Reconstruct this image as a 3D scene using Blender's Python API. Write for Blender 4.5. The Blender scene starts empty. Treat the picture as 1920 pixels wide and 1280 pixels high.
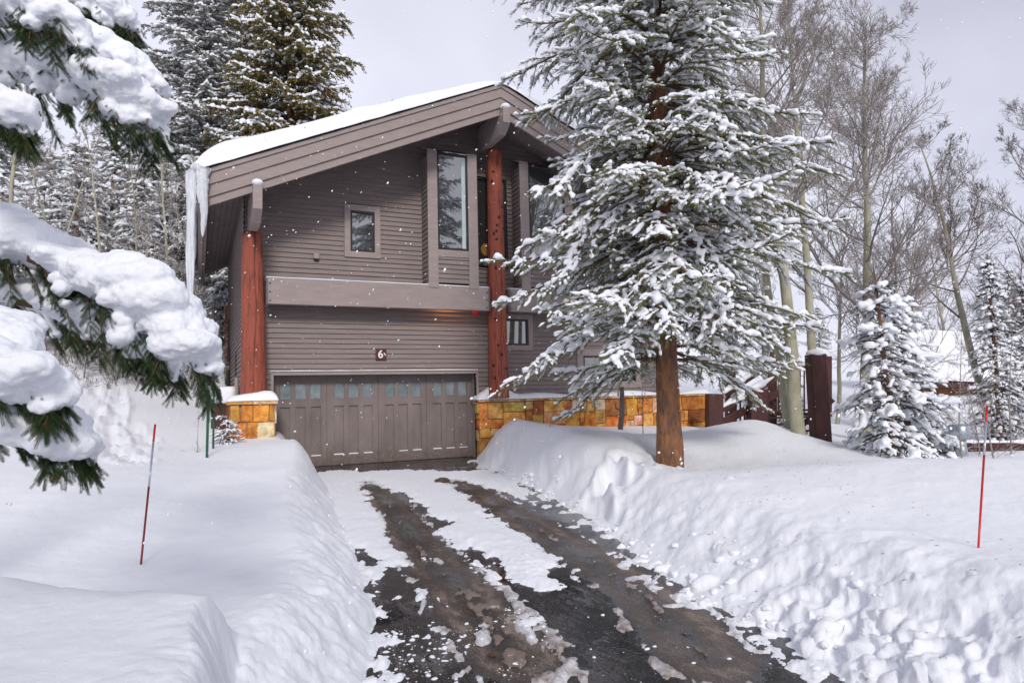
import bpy, math
import numpy as np
from mathutils import Matrix, Vector
rng = np.random.default_rng(7)
R_ = math.radians
SC = bpy.context.scene
COL = SC.collection

# ------------------------------------------------------------ camera
F = 1268.78
CAM = np.array([-1.8026, -16.867, 1.68])
RM = np.array([[0.9076, 0.0110, 0.4197], [-0.4191, 0.0785, 0.9045], [-0.02333, -0.9968, 0.07639]])  # world <- camera (x right, y down, z fwd)
_q, _r = np.linalg.qr(RM); RM = _q * np.sign(np.diag(_r))
cd = bpy.data.cameras.new("camera"); cam = bpy.data.objects.new("camera", cd); COL.objects.link(cam)
cd.sensor_width = 36; cd.lens = F / 1920 * 36; cd.clip_start = 0.05; cd.clip_end = 2000
m4 = Matrix.Identity(4)
for i in range(3):
    m4[i][0] = RM[i, 0]; m4[i][1] = -RM[i, 1]; m4[i][2] = -RM[i, 2]; m4[i][3] = CAM[i]
cam.matrix_world = m4
SC.camera = cam

# ------------------------------------------------------------ world, sun, exposure
W = bpy.data.worlds.new("World"); SC.world = W; W.use_nodes = True
nt = W.node_tree; N = nt.nodes; L = nt.links; N.clear()
SUN_EL, SUN_AZ = R_(32), R_(193)          # azimuth measured from +Y clockwise
sky = N.new('ShaderNodeTexSky'); sky.sky_type = 'NISHITA'; sky.sun_disc = False
sky.sun_elevation = SUN_EL; sky.sun_rotation = SUN_AZ; sky.air_density = 1.0; sky.dust_density = 3.0
tc = N.new('ShaderNodeTexCoord')
noi = N.new('ShaderNodeTexNoise'); noi.inputs['Scale'].default_value = 1.6; noi.inputs['Detail'].default_value = 5; noi.inputs['Roughness'].default_value = 0.5
L.new(tc.outputs['Generated'], noi.inputs['Vector'])
ramp = N.new('ShaderNodeValToRGB')
ramp.color_ramp.elements[0].position = 0.36; ramp.color_ramp.elements[0].color = (5.2, 5.25, 6.3, 1)
ramp.color_ramp.elements[1].position = 0.66; ramp.color_ramp.elements[1].color = (7.9, 7.95, 9.1, 1)
L.new(noi.outputs['Fac'], ramp.inputs['Fac'])
# overcast: the cloud deck is a little darker high up than near the horizon
sep = N.new('ShaderNodeSeparateXYZ'); L.new(tc.outputs['Generated'], sep.inputs[0])
mr = N.new('ShaderNodeMapRange'); mr.inputs[1].default_value = 0.0; mr.inputs[2].default_value = 0.75; mr.inputs[3].default_value = 1.12; mr.inputs[4].default_value = 0.72
L.new(sep.outputs['Z'], mr.inputs[0])
vm = N.new('ShaderNodeVectorMath'); vm.operation = 'SCALE'; L.new(ramp.outputs[0], vm.inputs[0]); L.new(mr.outputs[0], vm.inputs['Scale'])
mx = N.new('ShaderNodeMixRGB'); mx.inputs[0].default_value = 0.9
L.new(sky.outputs[0], mx.inputs[1]); L.new(vm.outputs[0], mx.inputs[2])
bg = N.new('ShaderNodeBackground'); bg.inputs['Strength'].default_value = 0.093
L.new(mx.outputs[0], bg.inputs[0]); wo = N.new('ShaderNodeOutputWorld'); L.new(bg.outputs[0], wo.inputs[0])
sd = bpy.data.lights.new("sun", 'SUN'); sd.energy = 1.55; sd.angle = R_(12); sd.color = (1.0, 0.95, 0.88)
so = bpy.data.objects.new("sun", sd); COL.objects.link(so)
sv = Vector((math.sin(SUN_AZ) * math.cos(SUN_EL), math.cos(SUN_AZ) * math.cos(SUN_EL), math.sin(SUN_EL)))
so.rotation_euler = sv.to_track_quat('Z', 'Y').to_euler(); so.location = (0, -20, 20)
SC.view_settings.view_transform = 'Standard'; SC.view_settings.look = 'None'; SC.view_settings.gamma = 1
SC.view_settings.use_curve_mapping = False
SC.view_settings.exposure = 0.50
SC.cycles.max_bounces = 6; SC.cycles.diffuse_bounces = 4; SC.cycles.glossy_bounces = 3; SC.cycles.transmission_bounces = 4

# ------------------------------------------------------------ coordinates
FW = RM[:2, 2] / np.linalg.norm(RM[:2, 2]); RT = np.array([FW[1], -FW[0]])
def C(x, d, z=0.0):                       # camera-ground frame -> world (arrays welcome)
    x = np.asarray(x, float); d = np.asarray(d, float); z = np.asarray(z, float) + 0 * x
    return np.stack([CAM[0] + RT[0] * x + FW[0] * d, CAM[1] + RT[1] * x + FW[1] * d, z], -1)
def ray(px, py): return RM @ np.array([px - 960, py - 640, F])
def P(px, py, d):                         # point seen at a place of the photo, d metres ahead
    r = ray(px, py); return CAM + r * d / (r[:2] @ FW)
def onZ(px, py, z=0.0):
    r = ray(px, py); return CAM + r * (z - CAM[2]) / r[2]
def onV(px, py, v):
    r = ray(px, py); return CAM + r * (v - CAM[1]) / r[1]
def toC(p):
    q = np.asarray(p)[..., :2] - CAM[:2]; return q @ RT, q @ FW

# ------------------------------------------------------------ object helpers
def tag(o, label=None, cat=None, group=None, kind=None):
    if label: o['label'] = label
    if cat: o['category'] = cat
    if group: o['group'] = group
    if kind: o['kind'] = kind
    return o
def empty(name, loc, label, cat, group=None):
    o = bpy.data.objects.new(name, None); COL.objects.link(o); o.location = [float(a) for a in loc]
    o.empty_display_size = 0.2
    return tag(o, label, cat, group)
def link(name, me, mat, parent=None):
    o = bpy.data.objects.new(name, me); COL.objects.link(o)
    if mat is not None:
        me.materials.clear(); me.materials.append(mat)
    if parent is not None:
        w_ = Vector((0, 0, 0)); q_ = parent                   # meshes are written in world coordinates
        while q_: w_ += q_.location; q_ = q_.parent
        o.parent = parent; o.location = -w_
    return o
def npmesh(name, V, Fc, smooth=False, attrs=None):
    """V (n,3); Fc list of (m,k) arrays"""
    if isinstance(Fc, np.ndarray): Fc = [Fc]
    Fc = [f for f in Fc if len(f)]
    me = bpy.data.meshes.new(name)
    V = np.asarray(V, np.float32)
    me.vertices.add(len(V)); me.vertices.foreach_set('co', V.ravel())
    idx = np.concatenate([f.ravel() for f in Fc]).astype(np.int32)
    cnt = np.concatenate([np.full(len(f), f.shape[1]) for f in Fc]).astype(np.int32)
    st = np.concatenate([[0], np.cumsum(cnt)[:-1]]).astype(np.int32)
    me.loops.add(len(idx)); me.loops.foreach_set('vertex_index', idx)
    me.polygons.add(len(cnt)); me.polygons.foreach_set('loop_start', st); me.polygons.foreach_set('loop_total', cnt)
    me.polygons.foreach_set('use_smooth', np.full(len(cnt), smooth))
    me.update(calc_edges=True)
    if attrs:
        for k, a in attrs.items():
            a = np.asarray(a, np.float32)
            if a.ndim == 1:
                at = me.attributes.new(k, 'FLOAT', 'POINT'); at.data.foreach_set('value', a)
            else:
                at = me.attributes.new(k, 'FLOAT_COLOR', 'POINT')
                at.data.foreach_set('color', np.concatenate([a, np.ones((len(a), 1), np.float32)], 1).ravel())
    me.validate()
    return me
class MB:
    def __init__(s): s.v = []; s.f = []; s.n = 0; s.c = []
    def add(s, V, Fs, col=None):
        V = np.asarray(V, float); s.v.append(V)
        for f in (Fs if isinstance(Fs, list) else [Fs]):
            s.f.append(np.asarray(f, int) + s.n)
        s.n += len(V)
        if col is not None: s.c.append(np.tile(col, (len(V), 1)))
        return s
    def box(s, x0, x1, y0, y1, z0, z1, col=None):
        V = np.array([(x, y, z) for x in (x0, x1) for y in (y0, y1) for z in (z0, z1)])
        return s.add(V, BOXF, col)
    def obox(s, o, a, b, c, col=None):   # corner + three edge vectors (right-handed)
        o = np.array(o, float); a = np.array(a, float); b = np.array(b, float); c = np.array(c, float)
        if np.dot(np.cross(a, b), c) < 0: o = o + c; c = -c
        V = [o + i * a + j * b + k * c for i in (0, 1) for j in (0, 1) for k in (0, 1)]
        return s.add(V, BOXF, col)
    def beam(s, p, q, w, h, up=(0, 0, 1), col=None):
        p = np.array(p, float); q = np.array(q, float); d = q - p; sd_ = np.cross(d, up); sd_ /= np.linalg.norm(sd_)
        u = np.cross(sd_, d); u /= np.linalg.norm(u)
        return s.obox(p - sd_ * w / 2 - u * h / 2, d, sd_ * w, u * h, col)
    def prism(s, poly, ext, col=None):    # polygon (n,3) extruded by vector
        poly = np.asarray(poly, float); n = len(poly); V = np.concatenate([poly, poly + np.asarray(ext, float)])
        nrm = np.cross(poly[1] - poly[0], poly[2] - poly[0])
        fs = [np.array([[i, (i + 1) % n, n + (i + 1) % n, n + i] for i in range(n)]), np.array([list(range(n))[::-1]]), np.array([list(range(n, 2 * n))])]
        return s.add(V, fs, col)
    def tube(s, pts, rad, sides=12, cap=True, col=None):
        V, Fq = tubes(np.array([pts], float), np.array([rad], float), sides)
        fs = [Fq]
        if cap:
            k = len(pts); fs += [np.array([list(range(sides))[::-1]]), np.array([list(range((k - 1) * sides, k * sides))])]
        return s.add(V, fs, col)
    def lathe(s, base, prof, sides=24, col=None):
        V = []; 
        for r, z in prof:
            for k in range(sides):
                a = 2 * math.pi * k / sides; V.append((base[0] + r * math.cos(a), base[1] + r * math.sin(a), base[2] + z))
        n = len(prof); fq = [[i * sides + k, i * sides + (k + 1) % sides, (i + 1) * sides + (k + 1) % sides, (i + 1) * sides + k] for i in range(n - 1) for k in range(sides)]
        return s.add(V, [np.array(fq), np.array([list(range(sides))[::-1]]), np.array([list(range((n - 1) * sides, n * sides))])], col)
    def build(s, name, mat, parent=None, smooth=False, bevel=0.0):
        by = {}
        for f in s.f: by.setdefault(f.shape[1], []).append(f)
        fs = [np.concatenate(v) for v in by.values()]
        me = npmesh(name, np.concatenate(s.v), fs, smooth, {'Col': np.concatenate(s.c)} if s.c else None)
        o = link(name, me, mat, parent)
        if bevel:
            b = o.modifiers.new('bevel', 'BEVEL'); b.width = bevel; b.segments = 2; b.limit_method = 'ANGLE'
        return o
BOXF = np.array([[0, 1, 3, 2], [4, 6, 7, 5], [0, 4, 5, 1], [2, 3, 7, 6], [0, 2, 6, 4], [1, 5, 7, 3]])
def tubes(Pp, Rr, sides):
    """Pp (n,k,3) polylines with radii Rr (n,k) -> one vertex/quad soup"""
    n, k, _ = Pp.shape
    T = np.gradient(Pp, axis=1); T /= np.linalg.norm(T, axis=2, keepdims=True) + 1e-9
    m = T.mean(1); ref = np.where(np.abs(m[:, 2:3]) > 0.8, np.array([[1., 0, 0]]), np.array([[0, 0, 1.]]))[:, None, :]
    A = np.cross(T, ref); A /= np.linalg.norm(A, axis=2, keepdims=True) + 1e-9
    B = np.cross(T, A)
    ang = np.arange(sides) * 2 * np.pi / sides
    V = Pp[:, :, None, :] + Rr[:, :, None, None] * (np.cos(ang)[None, None, :, None] * A[:, :, None, :] + np.sin(ang)[None, None, :, None] * B[:, :, None, :])
    V = V.reshape(-1, 3)
    i = np.arange(n)[:, None, None] * k * sides + np.arange(k - 1)[None, :, None] * sides
    j = np.arange(sides)[None, None, :]; j2 = (j + 1) % sides
    Fq = np.stack([i + j, i + sides + j, i + sides + j2, i + j2], -1).reshape(-1, 4)
    return V, Fq
def instance(tv, tf, pos, X, Y, Z):
    """template verts tv placed N times: local axes X,Y,Z (N,3, already scaled)"""
    n = len(pos)
    V = pos[:, None, :] + tv[None, :, 0:1] * X[:, None, :] + tv[None, :, 1:2] * Y[:, None, :] + tv[None, :, 2:3] * Z[:, None, :]
    Fi = tf[None] + (np.arange(n) * len(tv))[:, None, None]
    return V.reshape(-1, 3), Fi.reshape(-1, tf.shape[1])
def nrm(a): return a / (np.linalg.norm(a, axis=-1, keepdims=True) + 1e-9)
def ico(sub=1):
    t = (1 + 5 ** .5) / 2
    v = [(-1, t, 0), (1, t, 0), (-1, -t, 0), (1, -t, 0), (0, -1, t), (0, 1, t), (0, -1, -t), (0, 1, -t), (t, 0, -1), (t, 0, 1), (-t, 0, -1), (-t, 0, 1)]
    f = [(0, 11, 5), (0, 5, 1), (0, 1, 7), (0, 7, 10), (0, 10, 11), (1, 5, 9), (5, 11, 4), (11, 10, 2), (10, 7, 6), (7, 1, 8), (3, 9, 4), (3, 4, 2), (3, 2, 6), (3, 6, 8), (3, 8, 9), (4, 9, 5), (2, 4, 11), (6, 2, 10), (8, 6, 7), (9, 8, 1)]
    v = [np.array(a) / np.linalg.norm(a) for a in v]
    for _ in range(sub):
        c = {}; nf = []
        def mid(a, b):
            k = (min(a, b), max(a, b))
            if k not in c:
                m = v[a] + v[b]; v.append(m / np.linalg.norm(m)); c[k] = len(v) - 1
            return c[k]
        for a, b, d in f:
            x, y, z = mid(a, b), mid(b, d), mid(d, a); nf += [(a, x, z), (b, y, x), (d, z, y), (x, y, z)]
        f = nf
    return np.array(v), np.array(f)
ICO0 = ico(0); ICO1 = ico(1); ICO2 = ico(2)

# value noise in numpy
_perm = np.random.default_rng(3).random(65536).astype(np.float32)
def _h(ix, iy, iz): return _perm[((ix * 73856093) ^ (iy * 19349663) ^ (iz * 83492791)) & 65535]
def vnoise(x, y, z=0.0):
    x = np.asarray(x, float); y = np.asarray(y, float); z = np.asarray(z, float) + 0 * x
    ix = np.floor(x).astype(np.int64); iy = np.floor(y).astype(np.int64); iz = np.floor(z).astype(np.int64)
    fx = x - ix; fy = y - iy; fz = z - iz
    fx = fx * fx * (3 - 2 * fx); fy = fy * fy * (3 - 2 * fy); fz = fz * fz * (3 - 2 * fz)
    r = 0
    for a in (0, 1):
        for b in (0, 1):
            for c in (0, 1):
                r = r + (fx if a else 1 - fx) * (fy if b else 1 - fy) * (fz if c else 1 - fz) * _h(ix + a, iy + b, iz + c)
    return r * 2 - 1
def fbm(x, y, z=0.0, o=4):
    r = 0; a = 0.5
    for i in range(o):
        r = r + a * vnoise(x * 2 ** i + 17 * i, y * 2 ** i - 9 * i, np.asarray(z) * 2 ** i); a *= 0.5
    return r
def sstep(a, b, x):
    t = np.clip((x - a) / (b - a), 0, 1); return t * t * (3 - 2 * t)

# ------------------------------------------------------------ materials
def mat(name, col, rough=0.7, vary=0.0, scale=4.0, col2=None, bump=0.0, bscale=30.0, spec=0.4, stretch=None, metal=0.0, attr=None, trans=0.0, coat=0.0, detail=6, bdist=0.02):
    m = bpy.data.materials.new(name); m.use_nodes = True; n = m.node_tree.nodes; l = m.node_tree.links
    b = n['Principled BSDF']; b.inputs['Roughness'].default_value = rough; b.inputs['Specular IOR Level'].default_value = spec
    b.inputs['Metallic'].default_value = metal; b.inputs['Transmission Weight'].default_value = trans
    b.inputs['Base Color'].default_value = (*col, 1)
    tcn = n.new('ShaderNodeTexCoord'); mp = n.new('ShaderNodeMapping'); l.new(tcn.outputs['Object'], mp.inputs[0])
    if stretch: mp.inputs['Scale'].default_value = stretch
    out = None
    if vary or col2:
        no = n.new('ShaderNodeTexNoise'); no.inputs['Scale'].default_value = scale; no.inputs['Detail'].default_value = detail; no.inputs['Roughness'].default_value = 0.65
        l.new(mp.outputs[0], no.inputs[0])
        rp = n.new('ShaderNodeValToRGB'); rp.color_ramp.elements[0].position = 0.32; rp.color_ramp.elements[1].position = 0.68
        c2 = col2 if col2 else tuple(min(1, c * (1 + vary)) for c in col); c1 = col if col2 else tuple(c * (1 - vary) for c in col)
        rp.color_ramp.elements[0].color = (*c1, 1); rp.color_ramp.elements[1].color = (*c2, 1)
        l.new(no.outputs['Fac'], rp.inputs[0]); l.new(rp.outputs[0], b.inputs['Base Color']); out = rp.outputs[0]
    if bump:
        nb = n.new('ShaderNodeTexNoise'); nb.inputs['Scale'].default_value = bscale; nb.inputs['Detail'].default_value = 5
        l.new(mp.outputs[0], nb.inputs[0]); bp = n.new('ShaderNodeBump'); bp.inputs['Strength'].default_value = bump; bp.inputs['Distance'].default_value = bdist
        l.new(nb.outputs['Fac'], bp.inputs['Height']); l.new(bp.outputs[0], b.inputs['Normal'])
    return m
def nodes(m): return m.node_tree.nodes, m.node_tree.links, m.node_tree.nodes['Principled BSDF']

TAUPE = (0.228, 0.186, 0.178)
M_siding = mat('painted_siding', TAUPE, 0.62, 0.16, 2.2, bump=0.25, bscale=40, stretch=(.6, 1, 10), spec=0.3)
M_trim = mat('painted_trim', (0.295, 0.243, 0.232), 0.6, 0.10, 2.5, bump=0.15, bscale=60, stretch=(1, 1, 5), spec=0.3)
M_soffit = mat('soffit_boards', (0.20, 0.165, 0.16), 0.7, 0.12, 3, bump=0.2, bscale=30)
M_door = mat('garage_door_paint', (0.190, 0.155, 0.147), 0.5, 0.2, 1.6, bump=0.12, bscale=50, stretch=(1, 1, .5), spec=0.35)
n, l, b = nodes(M_door)      # salt and mud splashed up the foot of the door
tcn = n.new('ShaderNodeTexCoord'); sp = n.new('ShaderNodeSeparateXYZ'); l.new(tcn.outputs['Object'], sp.inputs[0])
sn_ = n.new('ShaderNodeTexNoise'); sn_.inputs['Scale'].default_value = 9; sn_.inputs['Detail'].default_value = 9; sn_.inputs['Roughness'].default_value = .75; l.new(tcn.outputs['Object'], sn_.inputs[0])
zz = n.new('ShaderNodeMath'); zz.operation = 'MULTIPLY_ADD'; l.new(sp.outputs['Z'], zz.inputs[0]); zz.inputs[1].default_value = -.55; l.new(sn_.outputs['Fac'], zz.inputs[2])
zr = n.new('ShaderNodeMapRange'); zr.inputs[1].default_value = .28; zr.inputs[2].default_value = .58; zr.inputs[4].default_value = .75; l.new(zz.outputs[0], zr.inputs[0])
zm = n.new('ShaderNodeMixRGB'); zm.inputs[2].default_value = (.085, .058, .045, 1); o_ = b.inputs['Base Color'].links[0].from_socket; l.new(zr.outputs[0], zm.inputs[0]); l.new(o_, zm.inputs[1]); l.new(zm.outputs[0], b.inputs['Base Color'])
M_dark = mat('dark_interior', (0.012, 0.012, 0.014), 0.9)
M_frame = mat('black_window_frame', (0.018, 0.017, 0.019), 0.4)
M_glass = mat('window_glass', (0.03, 0.035, 0.04), 0.02, spec=.5); M_glass.node_tree.nodes['Principled BSDF'].inputs['IOR'].default_value = 3.2
M_curtain = mat('pale_curtain', (0.42, 0.5, 0.5), 0.9, 0.1, 10)
M_frost = mat('frosted_pane', (0.11, 0.14, 0.155), 0.12, col2=(0.22, 0.27, 0.29), scale=3.5, spec=0.8)
M_steel = mat('steel_plate', (0.12, 0.11, 0.11), 0.45, 0.2, 20, metal=0.6)
M_galv = mat('galvanised_metal', (0.42, 0.47, 0.52), 0.35, 0.25, 9, metal=0.8)
M_white = mat('white_plastic', (0.75, 0.75, 0.74), 0.5)
M_redbrown = mat('red_brown_stain', (0.060, 0.017, 0.014), 0.6, 0.35, 5, bump=0.3, bscale=20, stretch=(1, 1, .3))
M_plaque = mat('maroon_plaque', (0.10, 0.02, 0.016), 0.5, 0.1, 12)
M_green = mat('green_paint', (0.008, 0.09, 0.05), 0.45, 0.15, 20)
M_cabin = mat('orange_brown_wall', (0.25, 0.11, 0.05), 0.8, 0.3, 3)
M_black = mat('black_pipe', (0.02, 0.02, 0.022), 0.5)
# logs: stained red with grey weathered streaks running up
M_log = mat('stained_log', (0.34, 0.082, 0.042), 0.65, col2=(0.23, 0.062, 0.045), scale=9, stretch=(1, 1, 0.10), bump=1.0, bscale=26, spec=0.35, bdist=.03)
n, l, b = nodes(M_log)
n2 = n.new('ShaderNodeTexNoise'); n2.inputs['Scale'].default_value = 5; n2.inputs['Detail'].default_value = 8; n2.inputs['Roughness'].default_value = .7
mp2 = n.new('ShaderNodeMapping'); mp2.inputs['Scale'].default_value = (2.2, 2.2, 0.35); tcc = n.new('ShaderNodeTexCoord'); l.new(tcc.outputs['Object'], mp2.inputs[0]); l.new(mp2.outputs[0], n2.inputs[0])
rp = n.new('ShaderNodeValToRGB'); rp.color_ramp.elements[0].position = .52; rp.color_ramp.elements[1].position = .68
l.new(n2.outputs['Fac'], rp.inputs[0]); mxx = n.new('ShaderNodeMixRGB'); mxx.inputs[2].default_value = (0.05, 0.026, 0.022, 1)
old = b.inputs['Base Color'].links[0].from_socket; l.new(rp.outputs[0], mxx.inputs[0]); l.new(old, mxx.inputs[1]); l.new(mxx.outputs[0], b.inputs['Base Color'])

# snow
def snow_mat(name, col=(0.80, 0.82, 0.87), b1=0.4, dirt=False, bs=90, bd=0.006):
    m = mat(name, col, 0.85, spec=0.25); n, l, b = nodes(m)
    tcn = n.new('ShaderNodeTexCoord')
    a = n.new('ShaderNodeTexNoise'); a.inputs['Scale'].default_value = bs; a.inputs['Detail'].default_value = 4; l.new(tcn.outputs['Object'], a.inputs[0])
    a2 = n.new('ShaderNodeTexNoise'); a2.inputs['Scale'].default_value = 12; a2.inputs['Detail'].default_value = 5; l.new(tcn.outputs['Object'], a2.inputs[0])
    b_1 = n.new('ShaderNodeBump'); b_1.inputs['Strength'].default_value = b1; b_1.inputs['Distance'].default_value = bd; l.new(a.outputs['Fac'], b_1.inputs['Height'])
    b_2 = n.new('ShaderNodeBump'); b_2.inputs['Strength'].default_value = 0.25; b_2.inputs['Distance'].default_value = 0.03; l.new(a2.outputs['Fac'], b_2.inputs['Height'])
    l.new(b_1.outputs[0], b_2.inputs['Normal']); l.new(b_2.outputs[0], b.inputs['Normal'])
    if dirt:
        at = n.new('ShaderNodeAttribute'); at.attribute_name = 'dirt'
        dn = n.new('ShaderNodeTexNoise'); dn.inputs['Scale'].default_value = 9; dn.inputs['Detail'].default_value = 8; dn.inputs['Roughness'].default_value = .75; l.new(tcn.outputs['Object'], dn.inputs[0])
        ad = n.new('ShaderNodeMath'); ad.operation = 'MULTIPLY_ADD'; l.new(dn.outputs['Fac'], ad.inputs[0]); ad.inputs[1].default_value = 1.6; l.new(at.outputs['Fac'], ad.inputs[2])
        rp = n.new('ShaderNodeValToRGB'); rp.color_ramp.elements[0].position = .0; rp.color_ramp.elements[1].position = 1.0
        e = rp.color_ramp.elements
        mrr = n.new('ShaderNodeMapRange'); mrr.inputs[1].default_value = 1.15; mrr.inputs[2].default_value = 1.75; l.new(ad.outputs[0], mrr.inputs[0])
        e[0].color = (*col, 1); e[1].color = (0.20, 0.155, 0.13, 1); l.new(mrr.outputs[0], rp.inputs[0]); l.new(rp.outputs[0], b.inputs['Base Color'])
    return m
M_snow = snow_mat('ground_snow', dirt=True)
M_snow2 = snow_mat('fresh_snow', b1=0.35, bs=60, bd=0.01)
M_snowfar = mat('far_snow', (0.78, 0.80, 0.86), 0.9)
M_ice = mat('ice', (0.60, 0.64, 0.70), 0.22, col2=(0.86, 0.88, 0.92), scale=10, spec=0.7, trans=0.15, bump=1.0, bscale=16, stretch=(3, 3, .12), bdist=.04)
M_flake = mat('snowflake', (0.95, 0.95, 0.97), 0.9)

# foliage and bark
def leaf_mat(name, c1, c2, c3, s=1.1):
    m = mat(name, c1, 0.65, col2=c2, scale=s, spec=0.25, detail=3); n, l, b = nodes(m)
    tcn = n.new('ShaderNodeTexCoord'); k = n.new('ShaderNodeTexNoise'); k.inputs['Scale'].default_value = s * 9; k.inputs['Detail'].default_value = 2; l.new(tcn.outputs['Object'], k.inputs[0])
    rp = n.new('ShaderNodeValToRGB'); rp.color_ramp.elements[0].position = .56; rp.color_ramp.elements[1].position = .66; l.new(k.outputs['Fac'], rp.inputs[0])
    mm = n.new('ShaderNodeMixRGB'); mm.inputs[2].default_value = (*c3, 1); o = b.inputs['Base Color'].links[0].from_socket
    l.new(rp.outputs[0], mm.inputs[0]); l.new(o, mm.inputs[1]); l.new(mm.outputs[0], b.inputs['Base Color'])
    return m
M_needle = leaf_mat('spruce_needles', (0.10, 0.125, 0.05), (0.19, 0.205, 0.08), (0.34, 0.27, 0.07))
M_needle_near = leaf_mat('near_needles', (0.016, 0.040, 0.014), (0.045, 0.075, 0.022), (0.085, 0.08, 0.025), 3)
M_needle_dark = leaf_mat('dark_needles', (0.030, 0.042, 0.030), (0.05, 0.065, 0.04), (0.07, 0.075, 0.05))
M_needle_gold = leaf_mat('olive_gold_needles', (0.085, 0.09, 0.03), (0.15, 0.125, 0.04), (0.34, 0.17, 0.035), .8)
M_needle_grey = leaf_mat('frosted_needles', (0.17, 0.175, 0.15), (0.27, 0.27, 0.235), (0.34, 0.33, 0.28), .6)
M_bark = mat('spruce_bark', (0.32, 0.135, 0.06), 0.85, col2=(0.085, 0.055, 0.042), scale=13, stretch=(1, 1, 0.3), bump=1.0, bscale=26, bdist=.05)
M_branch = mat('branch_bark', (0.12, 0.06, 0.035), 0.85, 0.3, 8)
def frost_bark(name, c1, c2, amt):
    m = mat(name, c1, 0.85, col2=c2, scale=5, stretch=(1, 1, .6)); n, l, b = nodes(m)
    g = n.new('ShaderNodeNewGeometry'); sp = n.new('ShaderNodeSeparateXYZ'); l.new(g.outputs['Normal'], sp.inputs[0])
    mr_ = n.new('ShaderNodeMapRange'); mr_.inputs[1].default_value = amt; mr_.inputs[2].default_value = amt + .15; l.new(sp.outputs['Z'], mr_.inputs[0])
    mm = n.new('ShaderNodeMixRGB'); mm.inputs[2].default_value = (0.78, 0.79, 0.83, 1); o = b.inputs['Base Color'].links[0].from_socket
    l.new(mr_.outputs[0], mm.inputs[0]); l.new(o, mm.inputs[1]); l.new(mm.outputs[0], b.inputs['Base Color'])
    return m
M_aspen = frost_bark('aspen_bark', (0.26, 0.25, 0.17), (0.40, 0.38, 0.29), .7)
M_twig = frost_bark('aspen_twigs', (0.20, 0.172, 0.16), (0.34, 0.30, 0.275), .6)
M_twig_dark = frost_bark('dark_twigs', (0.13, 0.108, 0.10), (0.23, 0.19, 0.17), .7)
M_twig_snowy = frost_bark('snowy_twigs', (0.10, 0.078, 0.065), (0.22, 0.17, 0.13), .15)

# stone: colour of each block from its attribute, mottled
M_stone = mat('ledge_stone', (0.5, 0.25, 0.08), 0.75, bump=0.8, bscale=16, bdist=.03); n, l, b = nodes(M_stone)
at = n.new('ShaderNodeAttribute'); at.attribute_name = 'Col'
tcn = n.new('ShaderNodeTexCoord'); no = n.new('ShaderNodeTexNoise'); no.inputs['Scale'].default_value = 5; no.inputs['Detail'].default_value = 7; no.inputs['Roughness'].default_value = .65; l.new(tcn.outputs['Object'], no.inputs[0])
rp = n.new('ShaderNodeValToRGB'); rp.color_ramp.elements[0].position = .35; rp.color_ramp.elements[1].position = .65
rp.color_ramp.elements[0].color = (0.62, 0.40, 0.26, 1); rp.color_ramp.elements[1].color = (1.25, 1.35, 1.7, 1); l.new(no.outputs['Fac'], rp.inputs[0])
mm = n.new('ShaderNodeMixRGB'); mm.blend_type = 'MULTIPLY'; mm.inputs[0].default_value = 1; l.new(at.outputs['Color'], mm.inputs[1]); l.new(rp.outputs[0], mm.inputs[2]); l.new(mm.outputs[0], b.inputs['Base Color'])

# wet asphalt with brown slush
M_asph = mat('wet_asphalt', (0.022, 0.022, 0.024), 0.2, spec=0.5); n, l, b = nodes(M_asph)
tcn = n.new('ShaderNodeTexCoord')
def NT(sc, det, ro=.6, mapscale=None, rot=0):
    t = n.new('ShaderNodeTexNoise'); t.inputs['Scale'].default_value = sc; t.inputs['Detail'].default_value = det; t.inputs['Roughness'].default_value = ro
    mpp = n.new('ShaderNodeMapping'); l.new(tcn.outputs['Object'], mpp.inputs[0]); mpp.inputs['Rotation'].default_value = (0, 0, rot)
    if mapscale: mpp.inputs['Scale'].default_value = mapscale
    l.new(mpp.outputs[0], t.inputs[0]); return t.outputs['Fac']
sl = n.new('ShaderNodeAttribute'); sl.attribute_name = 'slush'
s1 = NT(9, 12, .88, (1, .4, 1), -.25); s2 = NT(45, 5); s3 = NT(1.1, 4)
a1 = n.new('ShaderNodeMath'); a1.operation = 'MULTIPLY_ADD'; s4 = NT(60, 6, .8); a0 = n.new('ShaderNodeMath'); a0.operation = 'MULTIPLY_ADD'; l.new(s4, a0.inputs[0]); a0.inputs[1].default_value = 1.3; l.new(sl.outputs['Fac'], a0.inputs[2]); l.new(s1, a1.inputs[0]); a1.inputs[1].default_value = 1.7; l.new(a0.outputs[0], a1.inputs[2])
m1 = n.new('ShaderNodeMapRange'); m1.inputs[1].default_value = 1.64; m1.inputs[2].default_value = 2.10; l.new(a1.outputs[0], m1.inputs[0])
cr = n.new('ShaderNodeValToRGB'); cr.color_ramp.elements[0].color = (0.016, 0.016, 0.018, 1); cr.color_ramp.elements[1].color = (0.23, 0.185, 0.155, 1)
e = cr.color_ramp.elements.new(0.35); e.color = (0.045, 0.036, 0.031, 1); e = cr.color_ramp.elements.new(.7); e.color = (0.09, 0.062, 0.047, 1); l.new(m1.outputs[0], cr.inputs[0])
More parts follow.
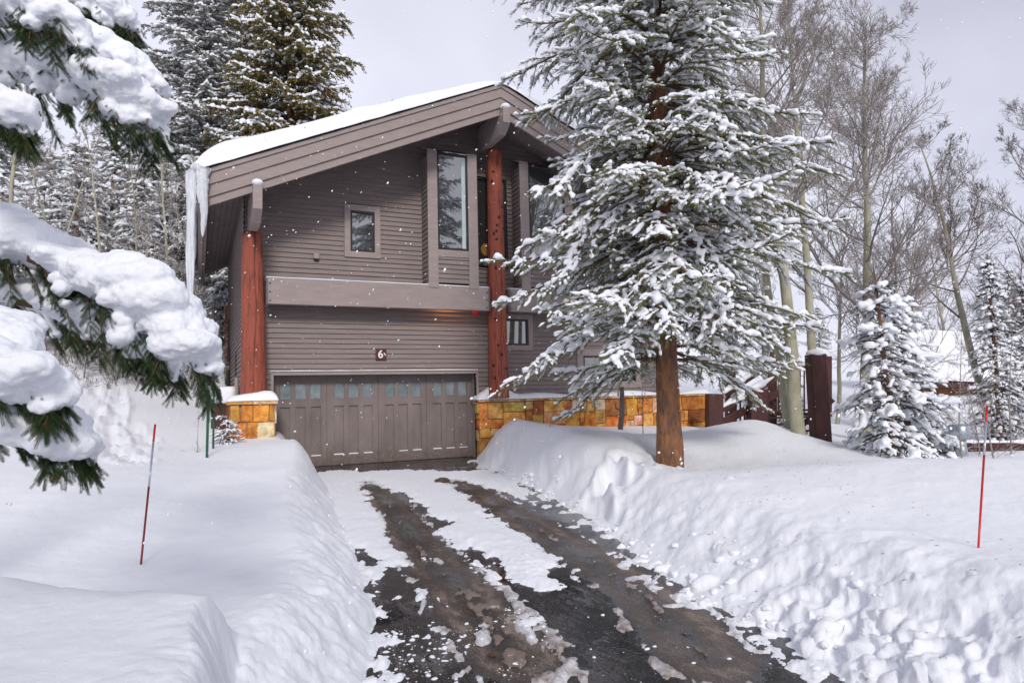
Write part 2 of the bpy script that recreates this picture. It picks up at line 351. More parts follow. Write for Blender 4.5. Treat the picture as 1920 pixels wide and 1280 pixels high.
# light speckles of frozen spray
m2 = n.new('ShaderNodeMapRange'); m2.inputs[1].default_value = 0.62; m2.inputs[2].default_value = 0.70; l.new(s2, m2.inputs[0])
mm = n.new('ShaderNodeMixRGB'); mm.inputs[2].default_value = (0.30, 0.29, 0.29, 1); l.new(m2.outputs[0], mm.inputs[0]); l.new(cr.outputs[0], mm.inputs[1]); l.new(mm.outputs[0], b.inputs['Base Color'])
m3 = n.new('ShaderNodeMapRange'); m3.inputs[1].default_value = .44; m3.inputs[2].default_value = .60; m3.inputs[3].default_value = .03; m3.inputs[4].default_value = .24; l.new(s3, m3.inputs[0])
ad = n.new('ShaderNodeMath'); ad.operation = 'MULTIPLY_ADD'; l.new(m1.outputs[0], ad.inputs[0]); ad.inputs[1].default_value = .4; l.new(m3.outputs[0], ad.inputs[2]); l.new(ad.outputs[0], b.inputs['Roughness'])
bb = n.new('ShaderNodeMath'); bb.operation = 'MULTIPLY'; l.new(s2, bb.inputs[0]); l.new(m3.outputs[0], bb.inputs[1])
b0 = n.new('ShaderNodeMath'); b0.operation = 'MULTIPLY_ADD'; l.new(m1.outputs[0], b0.inputs[0]); b0.inputs[1].default_value = .6; l.new(bb.outputs[0], b0.inputs[2])
bp = n.new('ShaderNodeBump'); bp.inputs['Strength'].default_value = .55; bp.inputs['Distance'].default_value = .012; l.new(b0.outputs[0], bp.inputs['Height']); l.new(bp.outputs[0], b.inputs['Normal'])

# ============================================================ THE GROUND
# snow heights (x right of camera, d ahead, height)
CP = np.array([
 (-1.9, 3.0, .44), (-3.0, 3.0, .46), (-1.35, 2.4, .42), (-2.2, 1.6, .45), (-4, 2, .5), (-1.5, .0, .4), (-4, 0, .5), (-5.5, 3.5, .55),
 (-1.25, 4.1, .50), (-1.8, 4.3, .42), (-1.75, 6.3, .44), (-3.1, 5.7, .38), (-2.3, 7.6, .50), (-4.5, 6.5, .5), (-7, 6, .7), (-2.9, 9.5, .6), (-4.5, 9.2, .62), (-7, 9, .8), (-11, 8, 1.2),
 (-4.1, 11.5, .68), (-4.9, 13.4, .80), (-5.6, 14.2, .74), (-6.6, 13, .75), (-8, 13, .95), (-11, 13, 1.5), (-7, 16, 1.0), (-9, 17, 1.5), (-12, 19, 2.2), (-10, 21, 2.3), (-7.4, 19, 1.3), (-15, 16, 2.2),
 (2.0, 4.0, .52), (2.5, 4.9, .56), (3.0, 3.6, .60), (3.4, 5.0, .50), (2.2, 2.5, .5), (2.2, 0, .4), (4.5, 2, .55), (6, 4, .55), (1.75, 6.2, .5), (2.1, 7.4, .58), (3.4, 7.2, .60), (4.6, 8.8, .70), (6, 8.6, .70), (7.5, 8.4, .62), (3, 9, .60),
 (1.5, 9.0, .62), (.95, 11.4, .92), (1.6, 11.6, .86), (2.5, 11, .46), (2.3, 12.2, .74), (3.4, 12.2, .62), (5.2, 14.6, .98), (4.6, 12.6, .68), (4.1, 15.2, .72), (6.3, 14.6, .55), (6.3, 11.0, .42), (8, 11.5, .3), (9.5, 13, .0), (12, 14, -.1), (10, 10, .3),
 (.3, 16.2, .98), (-.1, 17.2, 1.05), (1.2, 16.6, .70), (2.4, 17.4, .56), (3.6, 18.0, .52), (5, 18.4, .58), (7, 17, .3), (9, 18, .0), (14, 20, -.2), (12, 9, .5), (10, 5, .5), (20, 20, .2), (20, 8, .5),
 (-20, 8, 2.2), (-20, 20, 4), (0, 30, 2.0), (-12, 28, 4.2), (-20, 34, 7.5), (12, 30, .8), (25, 30, 1.0), (20, 45, 3), (0, 45, 6), (-10, 45, 10), (-25, 45, 12)])
def _tps(r2): return np.where(r2 < 1e-9, 0, r2 * np.log(r2 + 1e-12) * .5)
_d2 = ((CP[:, None, :2] - CP[None, :, :2]) ** 2).sum(-1)
_n = len(CP); _A = np.zeros((_n + 3, _n + 3)); _A[:_n, :_n] = _tps(_d2) + np.eye(_n) * .03
_A[:_n, _n] = 1; _A[:_n, _n + 1:] = CP[:, :2]; _A[_n:, :_n] = _A[:_n, _n:].T
_w = np.linalg.solve(_A, np.concatenate([CP[:, 2], [0, 0, 0]]))
def smooth_h(x, d):
    r = np.full(x.shape, _w[_n]) + _w[_n + 1] * x + _w[_n + 2] * d
    for i in range(_n): r += _w[i] * _tps((x - CP[i, 0]) ** 2 + (d - CP[i, 1]) ** 2)
    return r
# driveway edges (foot of the snow banks): d -> x
ED = np.array([-3, 0, 2., 4., 5.26, 6.8, 8.4, 11.65, 14, 15.5, 16.5, 18.4]); EL = np.array([-.7, -.6, -.65, -.85, -1.03, -1.5, -2.05, -3.1, -4.0, -4.9, -5.15, -5.2])
ED2 = np.array([-3, 0, 2., 3.84, 4.82, 5.8, 8.7, 11.8, 14.5, 16.3, 17.2, 18.4]); ER = np.array([2.3, 2.1, 1.9, 1.80, 1.62, 1.36, .98, .33, -.35, -.95, -1.02, -1.05])
def gpoly(pts): # ground polygon from places in the photo (on the driveway plane)
    return np.array([toC(onZ(a, b_, 0.0)) for a, b_ in pts])
def sdpoly(x, d, poly):
    """signed distance (positive inside)"""
    ins = np.zeros(x.shape, bool); dist = np.full(x.shape, 1e9); n_ = len(poly)
    for i in range(n_):
        a = poly[i]; b_ = poly[(i + 1) % n_]; e_ = b_ - a; w0 = x - a[0]; w1 = d - a[1]
        t = np.clip((w0 * e_[0] + w1 * e_[1]) / (e_ @ e_ + 1e-12), 0, 1)
        dist = np.minimum(dist, (w0 - e_[0] * t) ** 2 + (w1 - e_[1] * t) ** 2)
        c1 = (a[1] <= d) & (b_[1] > d); c2 = (a[1] > d) & (b_[1] <= d); cr_ = e_[0] * w1 - e_[1] * w0
        ins ^= (c1 & (cr_ > 0)) | (c2 & (cr_ < 0))
    return np.where(ins, 1, -1) * np.sqrt(dist)
def sdline(x, d, pl):
    dist = np.full(x.shape, 1e9)
    for i in range(len(pl) - 1):
        a = pl[i]; b_ = pl[i + 1]; e_ = b_ - a; w0 = x - a[0]; w1 = d - a[1]
        t = np.clip((w0 * e_[0] + w1 * e_[1]) / (e_ @ e_ + 1e-12), 0, 1)
        dist = np.minimum(dist, (w0 - e_[0] * t) ** 2 + (w1 - e_[1] * t) ** 2)
    return np.sqrt(dist)
PATCH = [gpoly(p) for p in (
 [(560, 888), (640, 882), (760, 880), (860, 884), (905, 880), (960, 890), (985, 915), (1010, 950), (940, 925), (880, 905), (850, 900), (858, 912), (925, 965), (1000, 1008), (1060, 1050), (1092, 1082), (1078, 1090), (1060, 1080), (1045, 1108), (1010, 1108), (985, 1098), (960, 1092), (950, 1075), (928, 1062), (940, 1090), (932, 1118), (912, 1098), (890, 1070), (862, 1035), (838, 1012), (805, 1000), (835, 982), (800, 965), (770, 940), (745, 925), (720, 915), (690, 903), (684, 912), (700, 940), (728, 975), (742, 1012), (760, 1040), (785, 1060), (760, 1068), (735, 1062), (730, 1088), (700, 1092), (665, 1075), (640, 1040), (600, 960), (575, 900)],
 [(805, 1034), (818, 1036), (838, 1062), (836, 1070), (826, 1068)], [(838, 1080), (848, 1082), (860, 1100), (852, 1104)],
 [(880, 1162), (905, 1160), (912, 1178), (915, 1200), (900, 1212), (888, 1200), (892, 1182)],
 [(962, 1160), (990, 1158), (1012, 1150), (1036, 1158), (1036, 1168), (1008, 1176), (1008, 1200), (996, 1210), (984, 1190), (968, 1178)],
 [(1188, 1104), (1200, 1106), (1222, 1122), (1216, 1128)], [(1240, 1108), (1275, 1100), (1330, 1130), (1300, 1134)],
 [(780, 1106), (800, 1104), (800, 1120), (785, 1122)], [(748, 1100), (764, 1100), (760, 1112)], [(772, 1180), (790, 1174), (810, 1190), (808, 1204), (790, 1196)], [(744, 1172), (760, 1170), (766, 1184), (750, 1188)], [(740, 1258), (760, 1252), (770, 1270), (750, 1278)])]
HOLES = [gpoly(p) for p in ([(655, 1035), (680, 1030), (705, 1050), (700, 1066), (668, 1060)], [(640, 880), (700, 874), (800, 869), (900, 866), (905, 876), (860, 882), (760, 879), (690, 884)], [(1030, 1068), (1060, 1066), (1066, 1080), (1040, 1084)], [(880, 1025), (900, 1040), (925, 1052), (912, 1058), (890, 1045)])]
TRK = [gpoly(p) for p in ([(690, 905), (730, 950), (765, 1000), (800, 1045), (850, 1090), (900, 1150), (970, 1240)], [(850, 902), (900, 930), (960, 962), (1040, 1010), (1110, 1050), (1190, 1100), (1260, 1160), (1340, 1240)])]
# grid: denser near the camera and inside the view
ncol, nrow = 1050, 640
sx = np.concatenate([np.linspace(-3.2, -.86, 90, endpoint=False), np.linspace(-.86, .86, ncol - 180, endpoint=False), np.linspace(.86, 3.2, 90)])
inv = np.concatenate([np.linspace(1 / 1.3, 1 / 22., nrow - 60), np.linspace(1 / 22., 1 / 60., 61)[1:]])
dd = np.concatenate([np.linspace(-3, 1.28, 40), 1 / inv])
half = np.maximum(dd, 1.6)
X = sx[None, :] * half[:, None]; D = np.repeat(dd[:, None], len(sx), 1)
H = smooth_h(X, D)
ms = np.minimum((-1.34 + .07 * fbm(D * 2.5, X * 2.5, 1.) * 1 - .405 * D + 1.34 - X) / .2, (3.62 - .28 * (X + 1.4) + .1 * fbm(X * 1.5, D, 4.) - D) / .55)
MOUND = (.34 + .035 * np.clip(-1.4 - X, 0, 3)) * sstep(0, 1, ms) ** .8
xl = np.interp(D, ED, EL); xr = np.interp(D, ED2, ER)
wob = .10 * fbm(X * 2.2, D * 2.2, 3.3, 4) + .04 * fbm(X * 9, D * 9, 1.3, 3)
dl = (xl - X) + wob; dr = (X - xr) + wob                       # distance into the bank
beyond = D > 18.4
bank = np.maximum(dl, dr)
wid = np.where(dl > dr, np.interp(D, [2, 5, 9, 14], [.65, .7, .85, .55]), np.interp(D, [3, 5, 8, 12, 16], [1.15, 1.35, 1.25, 1.0, 1.2]))
prof = sstep(-.02, 1, bank / wid)
prof = np.where(bank > 0, prof ** .74, 0)
Hb = H * prof
# lumps where the plough threw the snow
lump = np.exp(-((bank - wid * .55) / (wid * .5)) ** 2) * (bank > 0)
Z3 = Hb * 1.6
rough = lump * (.15 * fbm(X * 1.9, D * 1.9, Z3 * 1.9, 4) + .03 * np.abs(fbm(X * 7, D * 7, Z3 * 7, 3)))
plain = .05 * fbm(X * .7, D * .7, 5.5, 3) + .014 * fbm(X * 4, D * 4, 8.8, 3) + .005 * fbm(X * 15, D * 9, 1.8, 3)
Hb = Hb + MOUND * sstep(.1, .4, bank) + rough * np.interp(D, [0, 3, 5.5, 8, 16, 22], [1, 1, .8, .45, .45, .3]) + plain * sstep(0, 1.2, bank)
# snow balls and broken slabs
vis = (D > 1.5) & (D < 17) & (bank > -.7) & (bank < 2.2)
vi = np.nonzero(vis.ravel())[0]; xv = X.ravel()[vi]; dv = D.ravel()[vi]; hv = Hb.ravel()[vi].copy(); order = np.argsort(dv); vi = vi[order]; xv = xv[order]; dv = dv[order]; hv = hv[order]
r_ = np.random.default_rng(11)
for k in range(120):
    d0 = 2.2 + 13 * r_.random() ** 1.7; right = r_.random() < .6
    if right: x0 = np.interp(d0, ED2, ER) + r_.normal(.45, .42) * (1 if d0 < 9 else .7)
    else: x0 = np.interp(d0, ED, EL) - abs(r_.normal(.12, .22))
    rad = .025 + .10 * r_.random() ** 2.6 * (1.25 if right and d0 < 6 else .75)
    if not right: rad *= .7
    i0 = np.searchsorted(dv, d0 - rad * 1.5); i1 = np.searchsorted(dv, d0 + rad * 1.5)
    th = r_.random() * 3.14; asp = .6 + .8 * r_.random()
    xx = xv[i0:i1] - x0; yy = dv[i0:i1] - d0; q = ((xx * math.cos(th) + yy * math.sin(th)) / asp) ** 2 + ((-xx * math.sin(th) + yy * math.cos(th)) * asp) ** 2
    q = q / rad ** 2
    if not len(q): continue
    j = np.argmin(q); base = hv[i0:i1][j]
    if base < -.01 and r_.random() < .75: continue
    top = np.maximum(hv[i0:i1], -.01) + rad * .62 * np.clip(1 - q, 0, 1) ** .7
    hv[i0:i1] = np.where(q < 1, top, hv[i0:i1])
Hf = Hb.ravel(); Hf[vi] = hv; Hb = Hf.reshape(Hb.shape)
# footprints trodden up the left slope, and a few right of the driveway
for (px0, py0, px1, py1, hh, cnt, ds, de) in [(250, 860, 175, 735, 1.0, 26, 11, 20), (1090, 880, 1210, 835, .7, 18, 8.5, 11)]:
    for k in range(cnt):
        t = k / cnt; d0 = ds + (de - ds) * t; xa = ((px0 + (px1 - px0) * t) - 960) / F * d0 + r_.normal(0, .25)
        q = ((X - xa) / .17) ** 2 + ((D - d0) / .26) ** 2; Hb = Hb - .13 * np.exp(-q) + .05 * np.exp(-((q - 2.2) ** 2))
# driveway: thin snow patches over the asphalt
S = np.full(X.shape, -1.0)
for p in PATCH: S = np.maximum(S, sdpoly(X, D, p))
for p in HOLES: S = np.minimum(S, -sdpoly(X, D, p))
jag = .15 * fbm(X * 5, D * 3, 4.2, 5) + .08 * fbm(X * 22, D * 11, 9.1, 4)
S = S + jag * np.interp(D, [3, 8, 16], [.8, 1.2, 2.2])
slh = sstep(-.05, .09, S)
treadmask = np.exp(-(sdline(X, D, gpoly([(830, 985), (890, 1050), (930, 1110)])) / .16) ** 2) + np.exp(-(sdline(X, D, gpoly([(905, 960), (960, 1020), (1010, 1080)])) / .16) ** 2)
snowp = sstep(-.03, .30, S) * slh * (.035 + .014 * fbm(X * 11, D * 11, 6.1, 4) + .02 * fbm(X * 2, D * 2, 2.2, 3)) + .008 * slh + .010 * slh * fbm(X * 40, D * 26, 2.2, 3) + treadmask * slh * .020 * np.sin(D * 42 + np.sin(X * 20) * 1.5) - .03 * (1 - slh)
# crumbs spread over the bare asphalt
if 0: crumb = fbm(X * 30, D * 18, 3.9, 3); area = sstep(.1, -.9, X - (-.2)) * sstep(7.5, 5.5, D)
if 0: snowp = np.maximum(snowp, np.where((crumb > .30 - .16 * area * (vnoise(X * 3, D * 3, 2) > -.2)) & (area > .15), (crumb - .10) * .09, -.03))
inside = bank <= 0
ew = np.where(dr > dl, np.interp(D, [3, 5, 7, 12, 15], [.30, .45, .75, .6, .3]), .3)
edge = sstep(-ew, 0.0, bank)                                   # slushy fringe at the foot of the banks
fr = fbm(X * 7, D * 5, 12.3, 5)
snowp = np.maximum(snowp, np.where(edge > 0, edge * .05 + fr * .10 - .055, -.03))
tr = np.minimum(sdline(X, D, TRK[0]), sdline(X, D, TRK[1]))
rdg = (np.exp(-((tr - .36) / .10) ** 2) + .8 * np.exp(-(tr / .08) ** 2) + .7 * np.exp(-(sdline(X, D, gpoly([(900, 1120), (985, 1190), (1060, 1280)])) / .22) ** 2)) * sstep(2.5, 4, D) * sstep(15.5, 12, D)
rh = rdg * .050 + .075 * fbm(X * 13, D * 6, 14.2, 5) - .052
slushy = (rh > 0) & (S < 0.02) & (rh * .7 > snowp); snowp = np.where(slushy, rh * .7, snowp)
garage = sstep(-.05, .25, C(X, D)[..., 1])                      # nothing drifts in past the door
Z = np.where(inside, snowp, np.maximum(Hb, .015 + 0 * Hb) * sstep(-.0, .10, bank) + snowp * (1 - sstep(0, .10, bank)))
Wp = C(X, D, Z)
infoot = (Wp[..., 0] > -1.0) & (Wp[..., 0] < 11.0) & (Wp[..., 1] > .34) & (Wp[..., 1] < 9.0)
Wp[..., 2] = np.where(infoot, -.12, Wp[..., 2])
tr = np.minimum(sdline(X, D, TRK[0]), sdline(X, D, TRK[1]))
dirt = np.where(inside, np.exp(-(tr / .30) ** 2) * .55 + .12 * sstep(0, .5, X + .1), np.exp(-(bank / .16) ** 2) * .28 + .18 * lump * (dr > 0) * (fbm(X * 2, D * 2, 31.) > .12))
dirt = dirt + np.where(slushy, .22, 0); dirt = dirt + np.where(inside & (edge <= 0), .30 * (1 - sstep(.0, .16, S)), 0); dirt = np.where(inside & (edge > 0), np.maximum(dirt, .34 * edge * (dr > dl)), dirt); dirt -= .18 * (1 - sstep(0, .3, dirt))
nr, nc = X.shape; ii = (np.arange(nr - 1)[:, None] * nc + np.arange(nc - 1)[None]).ravel()
quads = np.stack([ii, ii + 1, ii + nc + 1, ii + nc], -1)
# the banks' rough faces: push the surface along its normal with 3-d noise
n_a = np.cross(np.gradient(Wp, axis=1), np.gradient(Wp, axis=0)); n_a /= np.linalg.norm(n_a, axis=2, keepdims=True) + 1e-12; n_a *= np.sign(n_a[..., 2:3] + 1e-9)
sc_ = sstep(.0, .10, bank) * np.exp(-np.clip(bank - wid * .75, 0, 9) / (.22 * wid)) * np.interp(D, [2, 4, 10, 16], [1, 1, .75, .5]) * np.where(dr > dl, 1, .38)
bx, by, bz = Wp[..., 0], Wp[..., 1], Wp[..., 2]
billow = 1 - np.abs(fbm(bx * 5.5, by * 5.5, bz * 5.5, 2)) * 2.6
near_ = np.interp(D, [3, 5, 7.5], [1, 1, .0]) * (dr > dl)
nd_ = near_ * (.062 * (1 - np.abs(fbm(bx * 3.4, by * 3.4, bz * 3.4, 2)) * 2.6) + .035 * (1 - np.abs(fbm(bx * 9, by * 9, bz * 9, 2)) * 2.5) - .05) + (1 - near_) * .010 * billow + (.010 + .012 * near_) * fbm(bx * 11, by * 11, bz * 11, 4)
big_ = .25 + 1.1 * sstep(-.15, .3, fbm(bx * 1.1, by * 1.1, bz, 2))
Wp = Wp + n_a * (nd_ * sc_ * big_ + .004 * fbm(bx * 30, by * 30, bz * 30, 2) * (slh * inside + sc_))[..., None]
me = npmesh('snow_ground', Wp.reshape(-1, 3), quads, True, {'dirt': dirt.ravel()})
tag(link('snow_ground', me, M_snow), kind='structure')
GX, GD, GZ = X, D, Wp[..., 2]
def ground_z(x, d):
    i = int(np.clip(np.searchsorted(dd, d), 0, nr - 1)); j = int(np.clip(np.searchsorted(sx, x / half[i]), 0, nc - 1)); return float(GZ[i, j])
# clods and crumbs of thrown snow
def clods(n_, seed, gen, name, label):
    g = np.random.default_rng(seed); V = []; Fi = []; c = 0
    for k in range(n_):
        x_, d_, r, sink = gen(g)
        if r is None: continue
        z_ = max(ground_z(x_, d_), 0.0) if name == 'snow_crumbs' else ground_z(x_, d_)
        if z_ < -.005: continue
        v, f = (ICO2 if r > .03 else ICO1); v = v * (1 + .55 * fbm(v[:, 0] * 1.3 + k, v[:, 1] * 1.3, v[:, 2] * 1.3, 3) + (.16 * fbm(v[:, 0] * 5 + k, v[:, 1] * 5, v[:, 2] * 5, 2) if r > .03 else 0))[:, None]
        a = g.random() * 6.28; M_ = np.array([[math.cos(a), -math.sin(a), 0], [math.sin(a), math.cos(a), 0], [0, 0, 1]]); v = (v * np.array([g.uniform(.8, 1.45), g.uniform(.75, 1.1), g.uniform(.5, .8)])) @ M_.T * r
        V.append(v + C(x_, d_, z_ - r * sink)); Fi.append(f + c); c += len(v)
    tag(link(name, npmesh(name, np.concatenate(V), np.concatenate(Fi), True), M_snow2), label, 'snow lumps', kind='stuff')
def gen1(g):
    d_ = 2.4 + 12 * g.random() ** 1.5; rt = g.random() < .72; big = g.random() < .09
    r = (.045 + .07 * g.random() ** 2) if big else (.012 + .035 * g.random() ** 2)
    if d_ > 7.5:
        r *= .8
        if rt: return np.interp(d_, ED2, ER) + abs(g.normal(0, .10)) - .05, d_, r * .8, .4
    x_ = np.interp(d_, ED2, ER) + abs(g.normal(-.02, .20 if g.random() < .75 else .55)) - .04 if rt else np.interp(d_, ED, EL) - abs(g.normal(0, .18)); return x_, d_, r * (1 if rt else .7), g.uniform(.15, .6)
clods(620, 61, gen1, 'snow_clods', 'broken clods of snow thrown up along the driveway banks')
def gen2(g):
    d_ = 3.6 + 3.6 * g.random() ** 1.3; t_ = g.random() ** 1.4; x_ = np.interp(d_, ED, EL) + .02 + 1.15 * t_ + (g.random() < .12) * g.random() * 1.6
    if vnoise(x_ * 3.1, d_ * 2.1, 2.) < -.25 + .5 * g.random(): return x_, d_, None, 0
    return x_, d_, (.003 + .019 * g.random() ** 4), g.uniform(.0, .3)
clods(1700, 62, gen2, 'snow_crumbs', 'small crumbs of snow scattered over the wet asphalt')
# needles and bark flakes fallen on the snow under the trees
def litter():
    g = np.random.default_rng(64); V = []; Fi = []
    for k in range(520):
        r = 2.6 * g.random() ** .6; a = g.random() * 6.28; x_, d_ = (2.5 + r * math.cos(a), 10.6 + r * math.sin(a)) if k % 4 else (g.uniform(1.2, 4), g.uniform(3, 8)); 
        if x_ < np.interp(d_, ED2, ER) + .1: continue
        p = C(x_, d_, ground_z(x_, d_) + .004); t_ = g.random() * 6.28; s_ = g.uniform(.004, .013); e1 = np.array([math.cos(t_), math.sin(t_), .1]) * s_ * 1.6; e2 = np.array([-math.sin(t_), math.cos(t_), 0]) * s_ * .35; u_ = np.array([0, 0, s_ * .3])
        n_ = len(V) ; V += [p - e1, p + e2, p + e1, p - e2, p + u_]; Fi += [(n_, n_ + 1, n_ + 4), (n_ + 1, n_ + 2, n_ + 4), (n_ + 2, n_ + 3, n_ + 4), (n_ + 3, n_, n_ + 4)]
    tag(link('needle_litter', npmesh('needle_litter', np.array(V), np.array(Fi)), M_branch), 'fallen needles and bark specks on the snow under the big spruce', 'litter', kind='stuff')
litter()
# asphalt driveway sheet with the slush on it
gx, gd = np.meshgrid(np.linspace(-7, 4, 330), np.concatenate([np.linspace(-4, 2, 20, endpoint=False), np.linspace(2, 10, 300, endpoint=False), np.linspace(10, 19, 120)]))
V = C(gx, gd, 0.0)
t = np.minimum(sdline(gx, gd, TRK[0]), sdline(gx, gd, TRK[1]))
slush = .40 * np.exp(-((t - .16 * np.sin(gd * 1.3) * 0 - .20) / .13) ** 2) + .12 * np.exp(-(t / .2) ** 2) + .22 * fbm(gx * 4, gd * 1.6, 4, 5) + .04 * np.sin(gd * 34 + 2 * np.sin(gx * 9)) * np.exp(-(t / .22) ** 2) + .10 * np.exp(-((gx - np.interp(gd, ED2, ER)) / .35) ** 2) + .12 * np.exp(-(sdline(gx, gd, gpoly([(900, 1120), (980, 1180), (1080, 1280)])) / .4) ** 2)
keep = V[..., 1] < .335
a_, b_ = gx.shape; ii = (np.arange(a_ - 1)[:, None] * b_ + np.arange(b_ - 1)[None]).ravel()
q = np.stack([ii, ii + 1, ii + b_ + 1, ii + b_], -1); q = q[keep.ravel()[q].all(1)]
tag(link('driveway', npmesh('driveway', V.reshape(-1, 3), q, False, {'slush': slush.ravel()}), M_asph), kind='structure')
# ground base reaching the horizon and the wooded hillside behind
th = np.linspace(0, 2 * np.pi, 65)[:-1]
V = [(CAM[0], CAM[1], -.4)] + [(CAM[0] + 900 * math.cos(a), CAM[1] + 900 * math.sin(a), -.4) for a in th]
tag(link('ground', npmesh('ground', np.array(V), np.array([[0, i + 1, (i + 1) % 64 + 1] for i in range(64)])), M_snowfar), kind='structure')
hx, hd = np.meshgrid(np.linspace(-95, 95, 150), np.linspace(22, 150, 90))
az = hx / hd
rise = np.interp(az, [-1.0, -.76, -.45, -.2, .3, .6, .76, 1.0], [.40, .38, .36, .27, .10, .11, .115, .13])
hh = (hd - 20) * rise * 1.15 * np.interp(hd, [20, 60, 150], [1, .9, .62]) + .8 * fbm(hx * .12, hd * .12, 3) * sstep(22, 40, hd) - .3
a_, b_ = hx.shape; ii = (np.arange(a_ - 1)[:, None] * b_ + np.arange(b_ - 1)[None]).ravel()
HV = C(hx, hd, hh)
tag(link('hillside', npmesh('hillside', HV.reshape(-1, 3), np.stack([ii, ii + 1, ii + b_ + 1, ii + b_], -1), True), M_snowfar), kind='structure')
def hill_z(x, d):
    a = x / d; r = np.interp(a, [-1.0, -.76, -.45, -.2, .3, .6, .76, 1.0], [.40, .38, .36, .27, .10, .11, .115, .13])
    return float(max((d - 20) * r * 1.15 * np.interp(d, [20, 60, 150], [1, .9, .62]) - .4, -.3))

# ============================================================ THE HOUSE  (front wall is y = 0, x runs along it, y runs back)
U0, U1, VB = -0.86, 11.1, 9.0
EAVE_U, RIDGE_U, RE_U, VF, VK = -1.82, 5.12, 12.06, -1.6, 9.6
RIDGE_Z, SL = 9.50, 0.445
def roof_z(u): return RIDGE_Z - SL * abs(u - RIDGE_U)
house = empty('house', (2.4, 0, 0), 'brown two storey house with lap siding, snowy gable roof and a wide garage door', 'house')
def lap(mb, o, e, nrm_, length, z0, z1, ztop=None, holes=(), step=.122, th=.032):
    """lap boards on a vertical wall: o origin (x,y), e direction, nrm_ outward; holes (a0,a1,z0,z1)"""
    o = np.array(o, float); e = np.array(e, float); w = np.array(nrm_, float)
    k0 = int((z1 - z0) / step) + 1
    for k in range(k0):
        zb = z0 + k * step; zt = min(zb + step, z1)
        if zb >= z1: break
        cuts = sorted({zb, zt} | {h for ho in holes for h in ho[2:] if zb < h < zt})
        for za, zc in zip(cuts[:-1], cuts[1:]):
            spans = [(0., length)]
            if ztop:
                ok = [a for a in np.linspace(0, length, 400) if ztop(a) > za]
                if not ok: continue
                spans = [(ok[0], ok[-1])]
            for ho in holes:
                if ho[2] < zc - 1e-6 and ho[3] > za + 1e-6:
                    ns = []
                    for s0, s1 in spans:
                        if ho[1] <= s0 or ho[0] >= s1: ns.append((s0, s1)); continue
                        if ho[0] > s0: ns.append((s0, ho[0]))
                        if ho[1] < s1: ns.append((ho[1], s1))
                    spans = ns
            ta = th * (1 - (za - zb) / step) + .002; tc_ = th * (1 - (zc - zb) / step) + .002
            for s0, s1 in spans:
                if s1 - s0 < .005: continue
                # butt joints now and then
                js = [s0] + sorted(s0 + (s1 - s0) * rng.random(int((s1 - s0) / 3.5))) + [s1]
                for a, b_ in zip(js[:-1], js[1:]):
                    a += .0015; b_ -= .0015
                    wv = rng.normal(0, .0012)
                    pts = [(a, za, ta + wv), (b_, za, ta + wv), (b_, zc, tc_ + wv), (a, zc, tc_ + wv), (a, za, 0), (b_, za, 0)]
                    V = [(*(o + e * s + w * t), z) for s, z, t in pts]
                    Fa = [np.array([[0, 1, 2, 3], [4, 5, 1, 0]])]
                    if np.dot(np.cross([e[0], e[1], 0], [0, 0, 1])[:2], w) < 0: Fa = [f[:, ::-1] for f in Fa]
                    mb.add(V, Fa)
# openings in the front wall: x0,x1,z0,z1
GAR = (-.20, 4.93, -.3, 2.26); SW = (1.50, 2.33, 5.20, 6.46); DKW = (4.80, 5.95, 5.10, 7.62); LOWW = (5.60, 6.55, 2.95, 3.75); BW = (8.2, 10.1, 1.9, 2.75)
mb = MB(); lap(mb, (U0, 0), (1, 0), (0, -1), U1 - U0, -.3, 9.3, lambda a: roof_z(U0 + a) - .25, [(h[0] - U0, h[1] - U0, h[2], h[3]) for h in (GAR, SW, DKW, LOWW, BW)])
mb.build('front_wall', M_siding, house)
mb = MB(); lap(mb, (U0, 0), (0, 1), (-1, 0), VB, -.3, roof_z(U0) - .3, None, [(2.9, 3.5, 1.9, 3.0)]); mb.build('side_wall', M_siding, house)
mb = MB(); lap(mb, (U1, 0), (0, 1), (1, 0), VB, -.3, roof_z(U1) - .3); mb.build('side_wall', M_siding, house)
# sheathing behind the boards (a hollow shell with a dark room inside)
mb = MB()
def wall_cells(mb, holes, x0, x1, z0, zt, y0, y1):
    xs = sorted({x0, x1} | {h[0] for h in holes} | {h[1] for h in holes}); 
    for a, b_ in zip(xs[:-1], xs[1:]):
        hs = sorted([h for h in holes if h[0] < b_ - 1e-6 and h[1] > a + 1e-6], key=lambda h: h[2]); z = z0
        for h in hs:
            if h[2] > z: mb.prism([(a, y0, z), (b_, y0, z), (b_, y0, h[2]), (a, y0, h[2])], (0, y1 - y0, 0))
            z = h[3]
        poly = [(a, y0, z), (b_, y0, z), (b_, y0, zt(b_))]
        if a < RIDGE_U < b_: poly.append((RIDGE_U, y0, zt(RIDGE_U)))
        poly.append((a, y0, zt(a))); mb.prism(poly, (0, y1 - y0, 0))
wall_cells(mb, [GAR, SW, DKW, LOWW, BW], U0 + .003, U1 - .003, -.3, lambda u: roof_z(u) - .3, .002, .12)
mb.box(U0 + .004, U0 + .1, .124, VB, -.3, roof_z(U0) - .34); mb.box(U1 - .1, U1 - .004, .124, VB, -.3, roof_z(U1) - .34)
mb.prism([(U0 + .004, VB + .002, -.3), (U1 - .004, VB + .002, -.3), (U1 - .004, VB + .002, roof_z(U1) - .3), (RIDGE_U, VB + .002, RIDGE_Z - .3), (U0 + .004, VB + .002, roof_z(U0) - .3)], (0, .1, 0))
mb.build('wall_core', M_dark, house)
mb = MB(); mb.box(U0 + .12, U1 - .12, .14, VB - .02, 3.9, 4.05); mb.box(U0 + .12, U1 - .12, 1.6, 1.7, .0, 3.88); mb.box(U0 + .12, U1 - .12, 3.0, 3.1, 4.07, 7.0); mb.build('inner_walls', M_dark, house)
